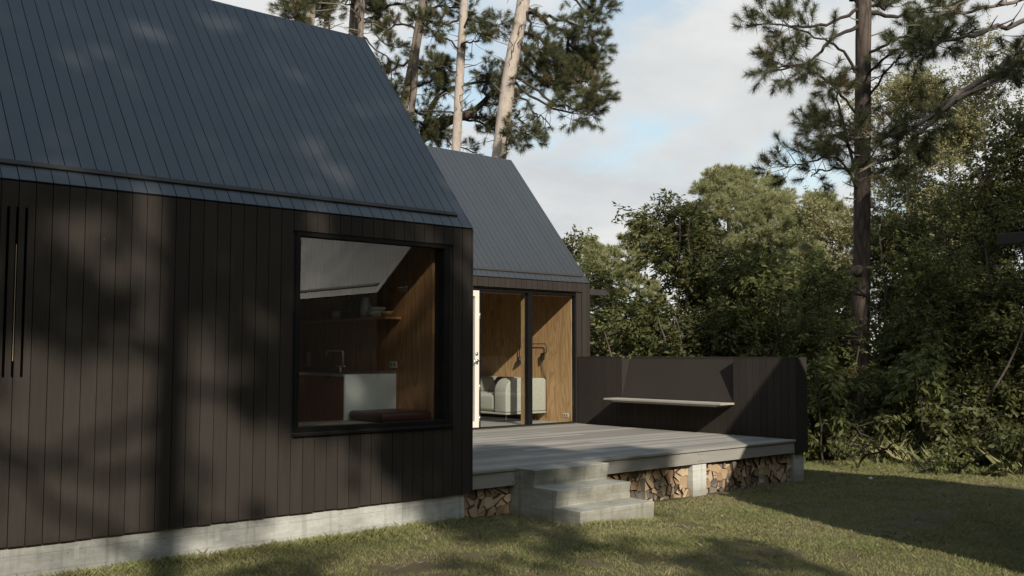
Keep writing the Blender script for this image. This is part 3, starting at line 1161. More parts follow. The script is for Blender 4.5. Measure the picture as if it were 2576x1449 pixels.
# --- third cabin, just outside the frame on the right (its shadow, spout and reflection are in view)
c3 = thing('cabin', 'black cabin beyond the right edge, seen as a protruding spout and mirrored roof', 'cabin', (7.92, 2.95, 0), -math.pi / 2)
rp3 = cabin(c3, x0=0.0, x1=7.6, yf=0.0, D=3.66, zb=.05, ze=2.55, zr=4.73, first=.02)
roof_bar(rp3, .14, 7.4, c3)
mb = MB()
mb.box(.05, 7.5, .04, 3.6, -.4, .048)
mb.build('foundation', M['concrete'], c3)
mb = MB()
mb.prism([(.235, 2.535), (.325, 2.535), (.325, 2.625), (.235, 2.625)], -.46, -.001, 'x')
mb.build('rain_spout', M['frame'], c3, bevel=.004)  # darker frame paint stands in for the shade on this spout

# ------------------------------------------------------------------ deck
dk = thing('deck', 'weathered grey timber deck raised between the two cabins', 'deck', (8.8, 9.7, 0))
mb = MB()
yy = 7.580
i = 0
while yy < 11.80:
    wv_ = .118
    e = min(yy + wv_, 11.798)
    cut = R.uniform(7.6, 10.2)
    for a, b_ in ((5.998, cut), (cut + .003, 11.648)):
        mb.box(a, b_, yy, e, .472, .500 + R.uniform(-.0012, .0008))
    yy += wv_ + .005
    i += 1
kid(mb, 'deck_boards', M['deckwood'], dk, bevel=.003)
for a, b_ in ((6.0, 6.626), (7.684, 9.62), (9.623, 11.643)):
    mb = MB()
    mb.box(a, b_, 7.600, 7.640, .323, .4705)
    o_ = kid(mb, 'fascia', M['fascia'], dk, bevel=.002)
    for sx in (a + .03, b_ - .03):
        for sz in (.355, .435):
            ms = MB()
            ms.tube([(sx, 7.6005, sz), (sx, 7.597, sz)], .006, 8)
            ms.build('screw', M['bar'], o_)
mb = MB()
for yy in (8.3, 9.2, 10.1, 11.0):
    mb.box(6.0, 11.64, yy, yy + .05, .33, .4715)
kid(mb, 'joists', M['fascia'], dk)
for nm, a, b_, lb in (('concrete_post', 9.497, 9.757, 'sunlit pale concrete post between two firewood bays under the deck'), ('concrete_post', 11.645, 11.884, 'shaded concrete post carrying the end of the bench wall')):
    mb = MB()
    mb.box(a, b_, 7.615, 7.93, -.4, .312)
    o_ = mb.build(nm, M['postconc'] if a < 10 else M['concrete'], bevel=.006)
    tag(o_, lb, 'post', 'concrete posts under the deck')

# concrete steps
mb = MB()
SX0, SX1 = 6.630, 7.681
lean = .033
side = [(7.95, -.3), (7.95, .312), (7.642, .312), (7.642, .468), (7.578, .468), (7.578, .498), (7.279, .498), (7.279 + lean, .333), (6.970, .331), (6.970 + lean, .168), (6.658, .165), (6.658 + .012, -.3)]
mb.prism(side[::-1], SX0, SX1, 'x')
# cast body continues below the deck edge
st_ = mb.build('concrete_steps', M['stepconc'], bevel=.007, segs=2)
tag(st_, 'three cast concrete steps leading up to the deck, stained and chipped', 'steps')

# ------------------------------------------------------------------ bench wall
bw = thing('bench_wall', 'low black boarded wall with recessed backrest and floating bench at the deck end', 'wall', (11.78, 9.6, .3))
BX0, BX1, BY0, BY1, BZ0, BZ1 = 11.650, 11.925, 7.575, 11.745, .318, 1.606
NY0, NY1, NZ = 8.600, 10.753, .975
mb = MB()
y = BY0
k = 0
while y < BY1 - .01:
    e = min(y + BW, BY1)
    a_, b_ = y + (.0025 if k else 0), e - .0025
    mid = (a_ + b_) / 2
    top = BZ1 if (mid < NY0 or mid > NY1) else NZ
    if a_ < NY0 < b_ or a_ < NY1 < b_:
        sp_ = NY0 if a_ < NY0 < b_ else NY1
        for (p_, q_) in ((a_, sp_), (sp_ + .0005, b_)):
            tp = BZ1 if ((p_ + q_) / 2 < NY0 or (p_ + q_) / 2 > NY1) else NZ
            mb.box(BX0, BX0 + TH, p_, q_, BZ0, tp - .004)
    else:
        mb.box(BX0, BX0 + TH, a_, b_, BZ0, top - .004)
    y = e
    k += 1
mb.box(BX0 + TH + .001, BX1 - .015, BY0 + .02, NY0, BZ0 + .002, BZ1 - .03)
mb.box(BX0 + TH + .001, BX1 - .015, NY1, BY1, BZ0 + .002, BZ1 - .03)
mb.box(BX0 + TH + .001, BX1 - .015, NY0 + .001, NY1 - .001, BZ0 + .002, NZ - .02)
mb.box(BX1 - .014, BX1, BY0 + .02, BY1, BZ0, BZ1 - .03)
mb.box(BX0 + .0005, BX1 + .001, BY0 - .002, BY0 + .0195, BZ0 + .001, BZ1 - .006)
kid(mb, 'boarding', M['siding'], bw)
mb = MB()
mb.box(BX0 - .004, BX1 + .004, BY0 - .003, NY0 - .001, BZ1 - .0055, BZ1 + .006)
mb.box(BX0 - .004, BX1 + .004, NY1 + .001, BY1, BZ1 - .0055, BZ1 + .006)
mb.box(BX1 - .055, BX1 + .004, NY0 - .001, NY1 + .001, BZ1 - .0285, BZ1 + .006)
kid(mb, 'coping', M['siding'], bw, bevel=.002)
mb = MB()
ln_ = .19
mb.prism([(BX0 + .004, NZ - .02), (BX0 + .03, NZ - .02), (BX0 + ln_ + .025, BZ1 - .029), (BX0 + ln_, BZ1 - .029)], NY0 + .001, NY1 - .001, 'y')
kid(mb, 'backrest', M['siding'], bw)
mb = MB()
mb.box(11.325, 11.470, 8.58, 10.85, .930, .958)
mb.box(11.475, 11.649, 8.58, 10.85, .930, .9575)
mb.box(11.355, 11.60, 8.66, 10.69, .902, .9295)
kid(mb, 'seat', M['benchwood'], bw, bevel=.003)

# ------------------------------------------------------------------ firewood
def clip(poly, p, n):
    out = []
    for i in range(len(poly)):
        a, b_ = poly[i], poly[(i + 1) % len(poly)]
        da = (a[0] - p[0]) * n[0] + (a[1] - p[1]) * n[1]
        db = (b_[0] - p[0]) * n[0] + (b_[1] - p[1]) * n[1]
        if da <= 0:
            out.append(a)
        if (da < 0 < db) or (db < 0 < da):
            s = da / (da - db)
            out.append((a[0] + (b_[0] - a[0]) * s, a[1] + (b_[1] - a[1]) * s))
    return out


def stack(xa, xb, za, zb_, size, where, group, rs, greyp):
    W, H = xb - xa, zb_ - za
    rows = max(3, round(H / size))
    sites = []
    for r_ in range(rows):
        cols = max(2, round(W / (size * rs.uniform(.95, 1.2))))
        for c_ in range(cols):
            sites.append((xa + (c_ + .5 + rs.uniform(-.42, .42) + (.5 if r_ % 2 else 0) - .25) * W / cols, za + (r_ + .5 + rs.uniform(-.36, .36)) * H / rows))
    sites = [s for s in sites if xa + .02 < s[0] < xb - .02]
    pieces = []
    for i, s in enumerate(sites):
        poly = [(xa, za), (xb, za), (xb, zb_), (xa, zb_)]
        for j, q in enumerate(sites):
            if i != j and abs(q[0] - s[0]) < .5:
                mp = ((s[0] + q[0]) / 2, (s[1] + q[1]) / 2)
                poly = clip(poly, mp, (q[0] - s[0], q[1] - s[1]))
                if not poly:
                    break
        if len(poly) < 3:
            continue
        # split the round into halves or quarters
        cxx = sum(p[0] for p in poly) / len(poly)
        czz = sum(p[1] for p in poly) / len(poly)
        parts = [poly]
        if rs.random() < .70:
            an_ = rs.uniform(0, math.pi)
            pt_ = (cxx + rs.uniform(-.016, .016), czz + rs.uniform(-.016, .016))
            nn_ = (math.cos(an_), math.sin(an_))
            parts = [clip(poly, pt_, nn_), clip(poly, pt_, (-nn_[0], -nn_[1]))]
            if rs.random() < .22:
                an_ += math.pi / 2 + rs.uniform(-.3, .3)
                nn_ = (math.cos(an_), math.sin(an_))
                k0 = parts.pop(rs.randrange(2))
                parts += [clip(k0, pt_, nn_), clip(k0, pt_, (-nn_[0], -nn_[1]))]
        pieces += [p for p in parts if len(p) >= 3]
    for poly in pieces:
        cxx = sum(p[0] for p in poly) / len(poly)
        czz = sum(p[1] for p in poly) / len(poly)
        ar_ = sum(math.hypot(p[0] - cxx, p[1] - czz) for p in poly) / len(poly)
        if ar_ < .017:
            continue
        sh_ = 1 - rs.uniform(.002, .007) / max(ar_, .02)
        pp = []
        for k_, p in enumerate(poly):
            a = (cxx + (p[0] - cxx) * sh_, czz + (p[1] - czz) * sh_)
            nx_ = poly[(k_ + 1) % len(poly)]
            c_ = (cxx + (nx_[0] - cxx) * sh_, czz + (nx_[1] - czz) * sh_)
            pp.append((a[0] + rs.uniform(-.003, .003), a[1] + rs.uniform(-.003, .003)))
            dx, dz = c_[0] - a[0], c_[1] - a[1]
            ln2 = math.hypot(dx, dz)
            if ln2 > .045:
                w_ = rs.uniform(-.045, .02) * ln2
                f_ = rs.uniform(.35, .65)
                pp.append((a[0] + dx * f_ + dz / ln2 * w_, a[1] + dz * f_ - dx / ln2 * w_))
        m_ = MB()
        y0_ = rs.uniform(7.650, 7.70)
        ln3 = rs.uniform(.30, .36)
        tl = rs.uniform(-.03, .03)
        n_ = len(pp)
        vsx = [(p[0] - cxx, y0_ + (p[0] - cxx) * tl * 6 + (p[1] - czz) * rs.uniform(-.03, .03) - 7.68, p[1] - czz) for p in pp]
        vsb = [(p[0] - cxx, y0_ + ln3 - 7.68, p[1] - czz) for p in pp]
        m_.add(vsx + vsb, [tuple(range(n_)), tuple(range(n_, 2 * n_))[::-1]] + [(i2, n_ + i2, n_ + (i2 + 1) % n_, (i2 + 1) % n_) for i2 in range(n_)], 1)
        m_.m[0] = 0
        grey = rs.random() < greyp(cxx, czz)
        o_ = m_.build('firewood_log', [M['endgrey'] if grey else M['endpale'], M['logbark']])
        o_.location = (cxx, 7.68, czz)
        tag(o_, ('grey weathered' if grey else 'pale split') + ' firewood log in the stack ' + where, 'log', group)


stack(5.925, 6.622, -.06, .318, .108, 'between the foundation and the concrete steps', 'firewood left of the steps', random.Random(3), lambda x, z: .04)
stack(7.70, 9.490, -.13, .306, .104, 'between the concrete steps and the sunlit post', 'firewood right of the steps', random.Random(4), lambda x, z: .55 if z < .08 and x < 9.1 else .12)
stack(9.762, 11.640, -.13, .308, .100, 'between the sunlit post and the shaded end post', 'firewood in the far right bay', random.Random(5), lambda x, z: .4 if x < 10.9 and z < .12 else .10)

# ------------------------------------------------------------------ trees
def unit(v):
    return v / np.maximum(np.linalg.norm(v, axis=-1, keepdims=True), 1e-9)


def tufts(C, Dr, nn, L, needle, width, rs):
    """pine shoots at C pointing along Dr: nn needles each, as narrow triangles"""
    C, Dr = np.asarray(C, float), unit(np.asarray(Dr, float))
    n = len(C)
    c = np.repeat(C, nn, 0)
    d = np.repeat(Dr, nn, 0)
    s = rs.random(n * nn) ** .8
    r = rs.normal(size=(n * nn, 3))
    r = unit(r - d * (r * d).sum(1, keepdims=True))
    th = np.radians(24 + 72 * rs.random(n * nn)) * (1.15 - .5 * s)
    nd = d * np.cos(th)[:, None] + r * np.sin(th)[:, None]
    base = c + d * (s * L)[:, None]
    ln = needle * (.7 + .5 * rs.random(n * nn))
    sd = unit(np.cross(nd, rs.normal(size=(n * nn, 3)))) * (width / 2)
    tip = base + nd * ln[:, None]
    tip[:, 2] -= .12 * ln
    v = np.stack([base - sd, base + sd, tip], 1).reshape(-1, 3)
    tint = np.clip(np.repeat(rs.random(n), nn) * .55 + rs.random(n * nn) * .45, 0, 1)
    dead = np.repeat(rs.random(n), nn)
    return v, tint, dead


def leaves(C, L, Wd, rs, droop=.5, out=None):
    n = len(C)
    d = rs.normal(size=(n, 3))
    d[:, 2] = d[:, 2] * .5 - droop
    if out is not None:
        d += out * .7
    d = unit(d)
    nrm = rs.normal(size=(n, 3)) + np.array([-.25, -.35, .9])
    sd = unit(np.cross(d, nrm))
    up = np.cross(sd, d)
    ln = (L * (.65 + .6 * rs.random(n)))[:, None]
    wd = ln * Wd / L
    a = C
    m1 = C + d * ln * .45 + sd * wd * .5 + up * wd * .12
    m2 = C + d * ln * .45 - sd * wd * .5 + up * wd * .12
    e = C + d * ln + up * (-.10) * ln
    return np.stack([a, m1, e, m2], 1).reshape(-1, 3)


def wobble(p0, p1, n, amp, rs, sag=0.0):
    p0, p1 = np.array(p0, float), np.array(p1, float)
    t_ = np.linspace(0, 1, n)
    pts = p0 + (p1 - p0) * t_[:, None]
    off = rs.normal(size=(n, 3)) * amp * np.sin(np.pi * np.clip(t_, 0, 1))[:, None]
    pts += off
    pts[:, 2] += sag * np.sin(np.pi * t_)
    return pts


def spline(pts, n):
    """smooth curve through the points"""
    pts = np.array([tuple(p) for p in pts], float)
    k = len(pts)
    if k < 3:
        return np.array([pts[0] + (pts[-1] - pts[0]) * s for s in np.linspace(0, 1, n)])
    ext = np.vstack([2 * pts[0] - pts[1], pts, 2 * pts[-1] - pts[-2]])
    out = []
    for u in np.linspace(0, k - 1 - 1e-6, n):
        i = int(u)
        f_ = u - i
        a, b_, c_, d_ = ext[i], ext[i + 1], ext[i + 2], ext[i + 3]
        out.append(.5 * ((2 * b_) + (-a + c_) * f_ + (2 * a - 5 * b_ + 4 * c_ - d_) * f_ ** 2 + (-a + 3 * b_ - 3 * c_ + d_) * f_ ** 3))
    return np.array(out)


def local(ob, base):
    return ob


class Tree:
    """trunk, branches and crown collected in local coordinates around the base"""
    def __init__(self, name, label, cat, base, group=None, seed=1):
        self.root = thing(name, label, cat, tuple(base), 0, group)
        self.b = np.array(tuple(base), float)
        self.trunk, self.br, self.deadl, self.stems = MB(), MB(), [], []
        self.tc, self.td = [], []
        self.lc, self.lo = [], []
        self.rs = np.random.default_rng(seed)

    def _mb(self, dead):
        if not dead:
            return self.br
        self.deadl.append(MB())
        return self.deadl[-1]

    def L(self, p):
        return np.array([tuple(q) for q in p], float) - self.b

    def add_trunk(self, pts, r0, r1, n=14, jit=.03, sides=12, flare=1.35):
        p = spline(self.L(pts), n)
        rad = np.linspace(r0, r1, n)
        rad[0] *= flare
        self.trunk.tube(p, list(rad), sides, jit=jit)
        return p

    def limb(self, pts, r0, r1, n=12, sides=6, wob=.03, dead=False, loc=False):
        p = spline(pts if loc else self.L(pts), n)
        p[1:-1] += self.rs.normal(size=(n - 2, 3)) * wob
        self._mb(dead).tube(p, list(np.linspace(r0, r1, n)), sides)
        return p

    def tuft_limb(self, p, start, count, spread, up=.35, sub=.28, twig_r=.008):
        """side shoots with needle tufts along the outer part of limb p"""
        rs = self.rs
        n = len(p)
        for i in range(count):
            u = start + (1 - start) * rs.random() ** .8
            k = u * (n - 1)
            i0 = min(int(k), n - 2)
            q = p[i0] + (p[i0 + 1] - p[i0]) * (k - i0)
            ax = unit(p[min(i0 + 1, n - 1)] - p[i0])
            d = unit(ax * .6 + rs.normal(size=3) * .75 + np.array([0, 0, up]))
            ln = sub + spread * rs.random() * (1.25 - u * .6)
            tip = q + d * ln
            mid = q + d * ln * .5 + rs.normal(size=3) * .04
            self.br.tube(spline([q, mid, tip], 4), [twig_r * 1.3, twig_r, twig_r * .8, twig_r * .6], 4, caps=False)
            self.tc.append(tip)
            self.td.append(unit(d + np.array([0, 0, .35])))
            for j in range(rs.integers(0, 3)):
                s = .35 + .6 * rs.random()
                dd = unit(d + rs.normal(size=3) * .8)
                b2 = q + d * ln * s
                self.tc.append(b2 + dd * .12)
                self.td.append(unit(dd + np.array([0, 0, .3])))

    def stubs(self, p, r, count, lo, hi, ln=.35, dead=True):
        """bare dead branch stubs on the trunk polyline p"""
        rs = self.rs
        for i in range(count):
            u = lo + (hi - lo) * rs.random()
            k = u * (len(p) - 1)
            i0 = min(int(k), len(p) - 2)
            q = p[i0] + (p[i0 + 1] - p[i0]) * (k - i0)
            a = rs.random() * 6.28
            d = np.array([math.cos(a), math.sin(a), rs.uniform(-.15, .55)])
            l_ = ln * (.3 + 1.2 * rs.random() ** 2)
            e = q + unit(d) * (r + l_)
            mdl = q + unit(d) * (r + l_ * .5) + rs.normal(size=3) * .03 * l_ / .3
            self._mb(dead).tube(spline([q, mdl, e], 5), [.016, .014, .011, .008, .004], 5)

    def finish(self, bark, needle=None, leaf=None, nn=70, tl=.16, nl=.13, nw=.006, lw=(.09, .045), droop=.5, twig=None):
        for s_ in self.stems:
            s_.build('trunk', bark, self.root, smooth=True)
        if self.trunk.v:
            self.trunk.build('trunk', bark, self.root, smooth=True)
        if self.br.v:
            self.br.build('branches', twig or M['twig'], self.root, smooth=True)
        for d_ in self.deadl:
            d_.build('dead_branch', M['deadtwig'], self.root, smooth=True)
        if self.tc:
            v, ti, de = tufts(np.array(self.tc), np.array(self.td), nn, tl, nl, nw, self.rs)
            raw_mesh('crown', v, 3, needle, self.root, ti, de)
        if self.lc:
            C = np.concatenate(self.lc)
            O = np.concatenate(self.lo)
            v = leaves(C, lw[0], lw[1], self.rs, droop, O)
            n = len(C)
            raw_mesh('crown', v, 4, leaf, self.root, self.rs.random(n) * .6 + np.repeat(self.rs.random(n // 20 + 1), 20)[:n] * .4, self.rs.random(n))
        return self.root

    # generic crowns -------------------------------------------------
    def broad(self, H, rad, crown0, nl, per, trunk_r=.10, lean=(0, 0), lump=.35, squash=1.0, cl=.26, nlimb=14, multi=1):
        """broadleaf: limbs from the trunk, twigs from the limbs, leaves round the twigs"""
        rs = self.rs
        trunks = []
        for m_ in range(multi):
            off = rs.normal(size=2) * (.25 * (multi > 1))
            top = np.array([lean[0] + off[0] * 3, lean[1] + off[1] * 3, H * .93])
            pts = [np.array([off[0], off[1], -.15]), np.array([lean[0] * .3 + off[0] * 1.6, lean[1] * .3 + off[1] * 1.6, H * .35]), np.array([lean[0] * .7 + off[0] * 2.4, lean[1] * .7 + off[1] * 2.4, H * .66]), top]
            p = spline(pts, 12)
            p[1:-1] += rs.normal(size=(10, 3)) * .015
            self.stems.append(MB())
            self.stems[-1].tube(p, list(np.linspace(trunk_r * (.62 if multi > 1 else 1), .012, 12)), 8, jit=.05)
            trunks.append(p)
        cz = H * (crown0 + 1) / 2
        hz = H * (1 - crown0) / 2
        ctr = np.array([lean[0] * .6, lean[1] * .6, cz])
        tips = []
        lum = rs.normal(size=(9, 3))
        lum = unit(lum)
        for i in range(nlimb):
            d = unit(rs.normal(size=3) + np.array([0, 0, .15]))
            g_ = 1 + lump * max((lum @ d).max() * 2 - 1.2, -.6)
            e = ctr + d * np.array([rad, rad, hz * squash]) * g_ * (.62 + .36 * rs.random())
            p = trunks[rs.integers(multi)]
            zq = max(crown0 * H * .7, min(H * .85, e[2] - .35 * np.hypot(*(e[:2] - ctr[:2]))))
            q = p[np.argmin(abs(p[:, 2] - zq))]
            lp = spline([q, (q + e) / 2 + np.array([0, 0, .12 * rad]) + rs.normal(size=3) * .1 * rad, e], 7)
            self.br.tube(lp, list(np.linspace(max(.012, trunk_r * .22), .005, 7)), 5, caps=False)
            tips.append(lp)
        nc = nl // per
        for i in range(nc):
            lp = tips[rs.integers(nlimb)]
            u = .3 + .7 * rs.random() ** .6
            q = lp[min(int(u * 6), 6)]
            d = unit(rs.normal(size=3))
            tw = q + d * cl * rad * (.35 + 1.25 * rs.random())
            if rs.random() < .5:
                self.br.tube([q, (q + tw) / 2 + rs.normal(size=3) * .03, tw], [.006, .005, .003], 3, caps=False)
            ax = unit(unit(tw - q) + unit(tw - ctr) * .5 + rs.normal(size=3) * .35 + np.array([0, 0, .12]))
            s = rs.random(per)
            shoot = rs.uniform(.22, .62) * min(1.0, .35 + rad * .6)
            ps = tw + ax * ((s - .2) * shoot)[:, None] + rs.normal(size=(per, 3)) * .028
            ps[:, 2] -= .18 * s * s * shoot
            self.lc.append(ps)
            self.lo.append(np.repeat(ax[None], per, 0))

    def conifer(self, H, rad, crown0, nt, trunk_r=.16, lean=(0, 0), round_=.6, nlimb=26):
        """pine: whorled limbs that carry needle tufts"""
        rs = self.rs
        p = spline([np.array([0, 0, -.2]), np.array([lean[0] * .4, lean[1] * .4, H * .5]), np.array([lean[0], lean[1], H])], 12)
        self.trunk.tube(p, list(np.linspace(trunk_r, .03, 12)), 9, jit=.04)
        # foliage grows in flattened pads at the ends of the limbs
        npad = max(24, int(nlimb * 1.7))
        per = max(8, nt // npad)
        for i in range(npad):
            u = (i + rs.random()) / npad
            z = H * (crown0 + (1 - crown0) * u)
            env = rad * math.sqrt(max(.03, 1 - (1.55 * u - .55) ** 2 if u > .35 else 1 - (.9 * u - .55) ** 2 * 1.4)) * (.5 + .5 * rs.random() ** .5)
            a = rs.random() * 6.28
            q = p[np.argmin(abs(p[:, 2] - z * .97))].copy()
            e = np.array([q[0] + math.cos(a) * env * .85, q[1] + math.sin(a) * env * .85, z - .15 * H * .1])
            lp = spline([q, (q + e) / 2 + np.array([0, 0, -.06 * env]), e], 6)
            self.br.tube(lp, list(np.linspace(.03, .008, 6)), 4, caps=False)
            pr = rad * rs.uniform(.13, .25)
            g_ = unit(rs.normal(size=(per, 3))) * (rs.random((per, 1)) ** .35)
            g_ = g_ * np.array([pr, pr, pr * .6])
            for k_ in range(per):
                self.tc.append(e + g_[k_])
                self.td.append(unit(g_[k_] / pr + np.array([0, 0, .7]) + rs.normal(size=3) * .3))
        return p


def foot(px, w_):
    p = at_z(px, w_)
    return (p.x, p.y, float(gz(p.x, p.y)))


# ---- the big pine at the wood's edge
T = Tree('pine_tree', 'tall dark trunked pine at the wood edge right of the bench wall', 'tree', foot(2163, 18.6), seed=21)
W0 = 18.6
tp = T.add_trunk([at(2163, 1150, W0), at(2164, 900, W0), at(2168, 600, W0), at(2170, 300, W0), at(2172, 40, W0), at(2174, -330, W0)], .170, .135, 30, .04, 18, 1.2)
lims = [
    # left side
    ([(2165, 60, W0), (2100, 95, W0 - .5), (2040, 150, W0 - .9), (1960, 170, W0 - 1.3)], .07, .5, 26),
    ([(2165, 20, W0), (2080, 60, W0 - .4), (1985, 65, W0 - .6), (1885, 60, W0 - .8)], .06, .45, 22),
    ([(2165, 215, W0), (2090, 205, W0 - .6), (2010, 165, W0 - .9), (1915, 190, W0 - 1.2)], .055, .55, 14),
    ([(2165, 190, W0), (2110, 120, W0 - .2), (2050, 90, W0 - .4), (1960, 60, W0 - .3)], .05, .35, 22),
    ([(2165, 320, W0), (2120, 240, W0 - .4), (2085, 205, W0 - .8), (2060, 210, W0 - .9)], .045, .4, 12),
    ([(2165, 470, W0), (2125, 330, W0 - .3), (2110, 255, W0 - .6), (2100, 220, W0 - .7)], .06, .7, 6),
    ([(2160, 350, W0), (2120, 305, W0 - .6), (2085, 310, W0 - .9), (2055, 302, W0 - 1.0)], .04, .45, 9),
    ([(2160, 400, W0), (2115, 345, W0 - .6), (2080, 345, W0 - 1.0), (2058, 330, W0 - 1.2)], .035, .5, 7),
    ([(2160, 480, W0), (2110, 400, W0 - .7), (2040, 405, W0 - 1.3), (1975, 420, W0 - 1.7)], .045, .35, 20),
    ([(2160, 430, W0), (2110, 425, W0 - .5), (2060, 430, W0 - .7), (2040, 445, W0 - .7)], .035, .4, 10),
    # right side
    ([(2175, 30, W0), (2260, 40, W0 + .3), (2330, 20, W0 + .2), (2410, 10, W0)], .07, .5, 12),
    ([(2175, 140, W0), (2240, 105, W0 - .5), (2300, 90, W0 - .8), (2350, 95, W0 - 1.0)], .05, .4, 16),
    ([(2175, 190, W0), (2220, 150, W0 - .6), (2270, 120, W0 - 1.0), (2300, 118, W0 - 1.2)], .045, .3, 14),
    ([(2175, 260, W0), (2230, 180, W0 - .4), (2260, 150, W0 - .7), (2290, 130, W0 - .8)], .04, .4, 8),
    ([(2175, 430, W0), (2220, 340, W0 - .3), (2262, 270, W0 - .4), (2300, 210, W0 - .4)], .03, .7, 3),
    ([(2165, 330, W0 - .3), (2150, 310, W0 - .8), (2120, 320, W0 - 1.2), (2090, 305, W0 - 1.5)], .03, .3, 8),
]
for pts, r0, st0, cnt in lims:
    p = T.limb([at(*q) for q in pts], r0 * .62, .011, 16, 6, .016)
    T.tuft_limb(p, st0, int(cnt * .72 + 1), .46, .25, .12, .006)
T.stubs(tp, .14, 22, .25, .85, .4, True)
# crown above the frame
for i in range(14):
    a = T.rs.random() * 6.28
    z = 8.6 + T.rs.random() * 3.2
    q = np.array([.1, .1, z])
    e = q + np.array([math.cos(a) * 2.0, math.sin(a) * 2.0, .4])
    p = T.limb([q, (q + e) / 2 + np.array([0, 0, -.1]), e], .05, .015, 8, 5, .05, loc=True)
    T.tuft_limb(p, .35, 12, .4, .3, .1)
# cut stub at eye level on the trunk
cs_ = T.L([at(2166, 676, W0 - .05), at(2150, 682, W0 - .22)])
mb = MB()
mb.tube(cs_, [.085, .10], 12, jit=.08)
mb.build('branch_stub', M['greybark'], T.root, smooth=True)
T.finish(M['darkbark'], M['needle'], nn=170, tl=.20, nl=.165, nw=.006)

# ---- a second pine out of frame on the right whose long limbs reach across
T = Tree('pine_tree', 'pine beyond the right edge reaching long pale bare limbs into view', 'tree', foot(2800, 17.5), seed=22)
W2 = 17.5
T.add_trunk([at(2800, 1200, W2), at(2805, 600, W2), at(2810, 0, W2), at(2812, -400, W2)], .25, .18, 20)
for pts, r0, st0, cnt, up in [
    ([(2808, 60, W2), (2576, 138, W2 - .5), (2450, 215, W2 - 1), (2330, 300, W2 - 1.3), (2200, 352, W2 - 1.6), (2090, 338, W2 - 1.9)], .072, .55, 44, .1),
    ([(2808, 90, W2), (2600, 160, W2 - .7), (2440, 232, W2 - 1.2), (2340, 310, W2 - 1.4), (2260, 390, W2 - 1.5), (2150, 440, W2 - 1.6)], .058, .5, 36, .0),
    ([(2808, -60, W2), (2600, 35, W2 - .4), (2480, 75, W2 - .8), (2380, 105, W2 - 1.0), (2300, 130, W2 - 1.2)], .055, .6, 24, .2),
    ([(2808, -90, W2), (2640, -20, W2 + .3), (2480, 20, W2 + .2), (2340, 30, W2)], .05, .6, 16, .3),
    ([(2808, 20, W2), (2620, 60, W2 - .8), (2560, 130, W2 - 1.4), (2540, 190, W2 - 1.6)], .035, .4, 22, .0)]:
    p = T.limb([at(*q) for q in pts], r0, .018, 20, 7, .03)
    T.tuft_limb(p, st0, cnt, .30, up, .10, .007)
    T.stubs(p, r0 * .5, 18, .25, .9, .6, True)
T.finish(M['greybark'], M['needle'], nn=150, tl=.19, nl=.16, nw=.0058, twig=M['greybark'])

# ---- pines behind the cabin on the left
def tall_pine(label, pts, w_, r0, r1, bark, seed, stubs, group='pines standing behind the cabins'):
    p0 = at(pts[0][0], pts[0][1], w_)
    d = at(pts[1][0], pts[1][1], w_) - p0
    base = p0 - d * ((p0.z + .1) / d.z)
    T_ = Tree('pine_tree', label, 'tree', (base.x, base.y, float(gz(base.x, base.y))), group, seed)
    tp_ = T_.add_trunk([base - Vector((0, 0, .2))] + [at(q[0], q[1], w_) for q in pts], r0, r1, 26, .025, 14)
    T_.tp = tp_
    if stubs:
        T_.stubs(tp_, r1, int(stubs * 1.6), .26, .8, .55)
    return T_


WL = 26.5
A = tall_pine('thickest pale trunk behind the far cabin ridge, leaning right', [(1252, 420), (1283, 180), (1312, 30), (1345, -200)], WL, .215, .165, M['palebark'], 31, 26)
# long bare and needled limbs of the big clump on the right
for pts, r0, st0, cnt in [
    ([(1318, 20), (1400, 70), (1450, 130), (1480, 170)], .07, .35, 46),
    ([(1310, 60), (1380, 120), (1440, 190), (1500, 215)], .06, .3, 44),
    ([(1300, 110), (1360, 160), (1430, 165), (1505, 150)], .06, .3, 46),
    ([(1316, 20), (1380, 40), (1440, 60), (1520, 115)], .06, .3, 40),
    ([(1296, 140), (1340, 190), (1380, 210), (1420, 205)], .05, .25, 44),
    ([(1290, 190), (1370, 235), (1450, 275), (1518, 240)], .05, .6, 30),
    ([(1290, 200), (1350, 250), (1420, 275), (1490, 290)], .045, .5, 18),
    ([(1318, 0), (1330, 60), (1350, 110), (1380, 140)], .05, .3, 46),
    ([(1320, -10), (1420, -10), (1500, 40), (1515, 15)], .05, .4, 24),
    ([(1285, 215), (1330, 265), (1350, 290), (1385, 318)], .035, .5, 12),
    ([(1277, 270), (1300, 290), (1318, 312), (1330, 340)], .03, .4, 9),
    ([(1275, 300), (1285, 330), (1290, 350), (1300, 365)], .03, .3, 9)]:
    dd = A.rs.uniform(-1.4, 1.0)
    p = A.limb([at(q[0], q[1], WL + dd * i_ / 3) for i_, q in enumerate(pts)], r0, .014, 12, 6, .05)
    A.tuft_limb(p, st0, int(cnt * 1.15), .45, .15, .10)
for i in range(12):
    a = A.rs.random() * 6.28
    z = 12.4 + A.rs.random() * 3
    q = np.array([1.9, -.6, z])
    e = q + np.array([math.cos(a) * 2.4, math.sin(a) * 2.4, .5])
    p = A.limb([q, (q + e) / 2, e], .05, .015, 8, 5, .05, loc=True)
    A.tuft_limb(p, .3, 14, .4, .3, .1)
A.finish(M['palebark'], M['needle'], nn=125, tl=.20, nl=.17, nw=.0075)

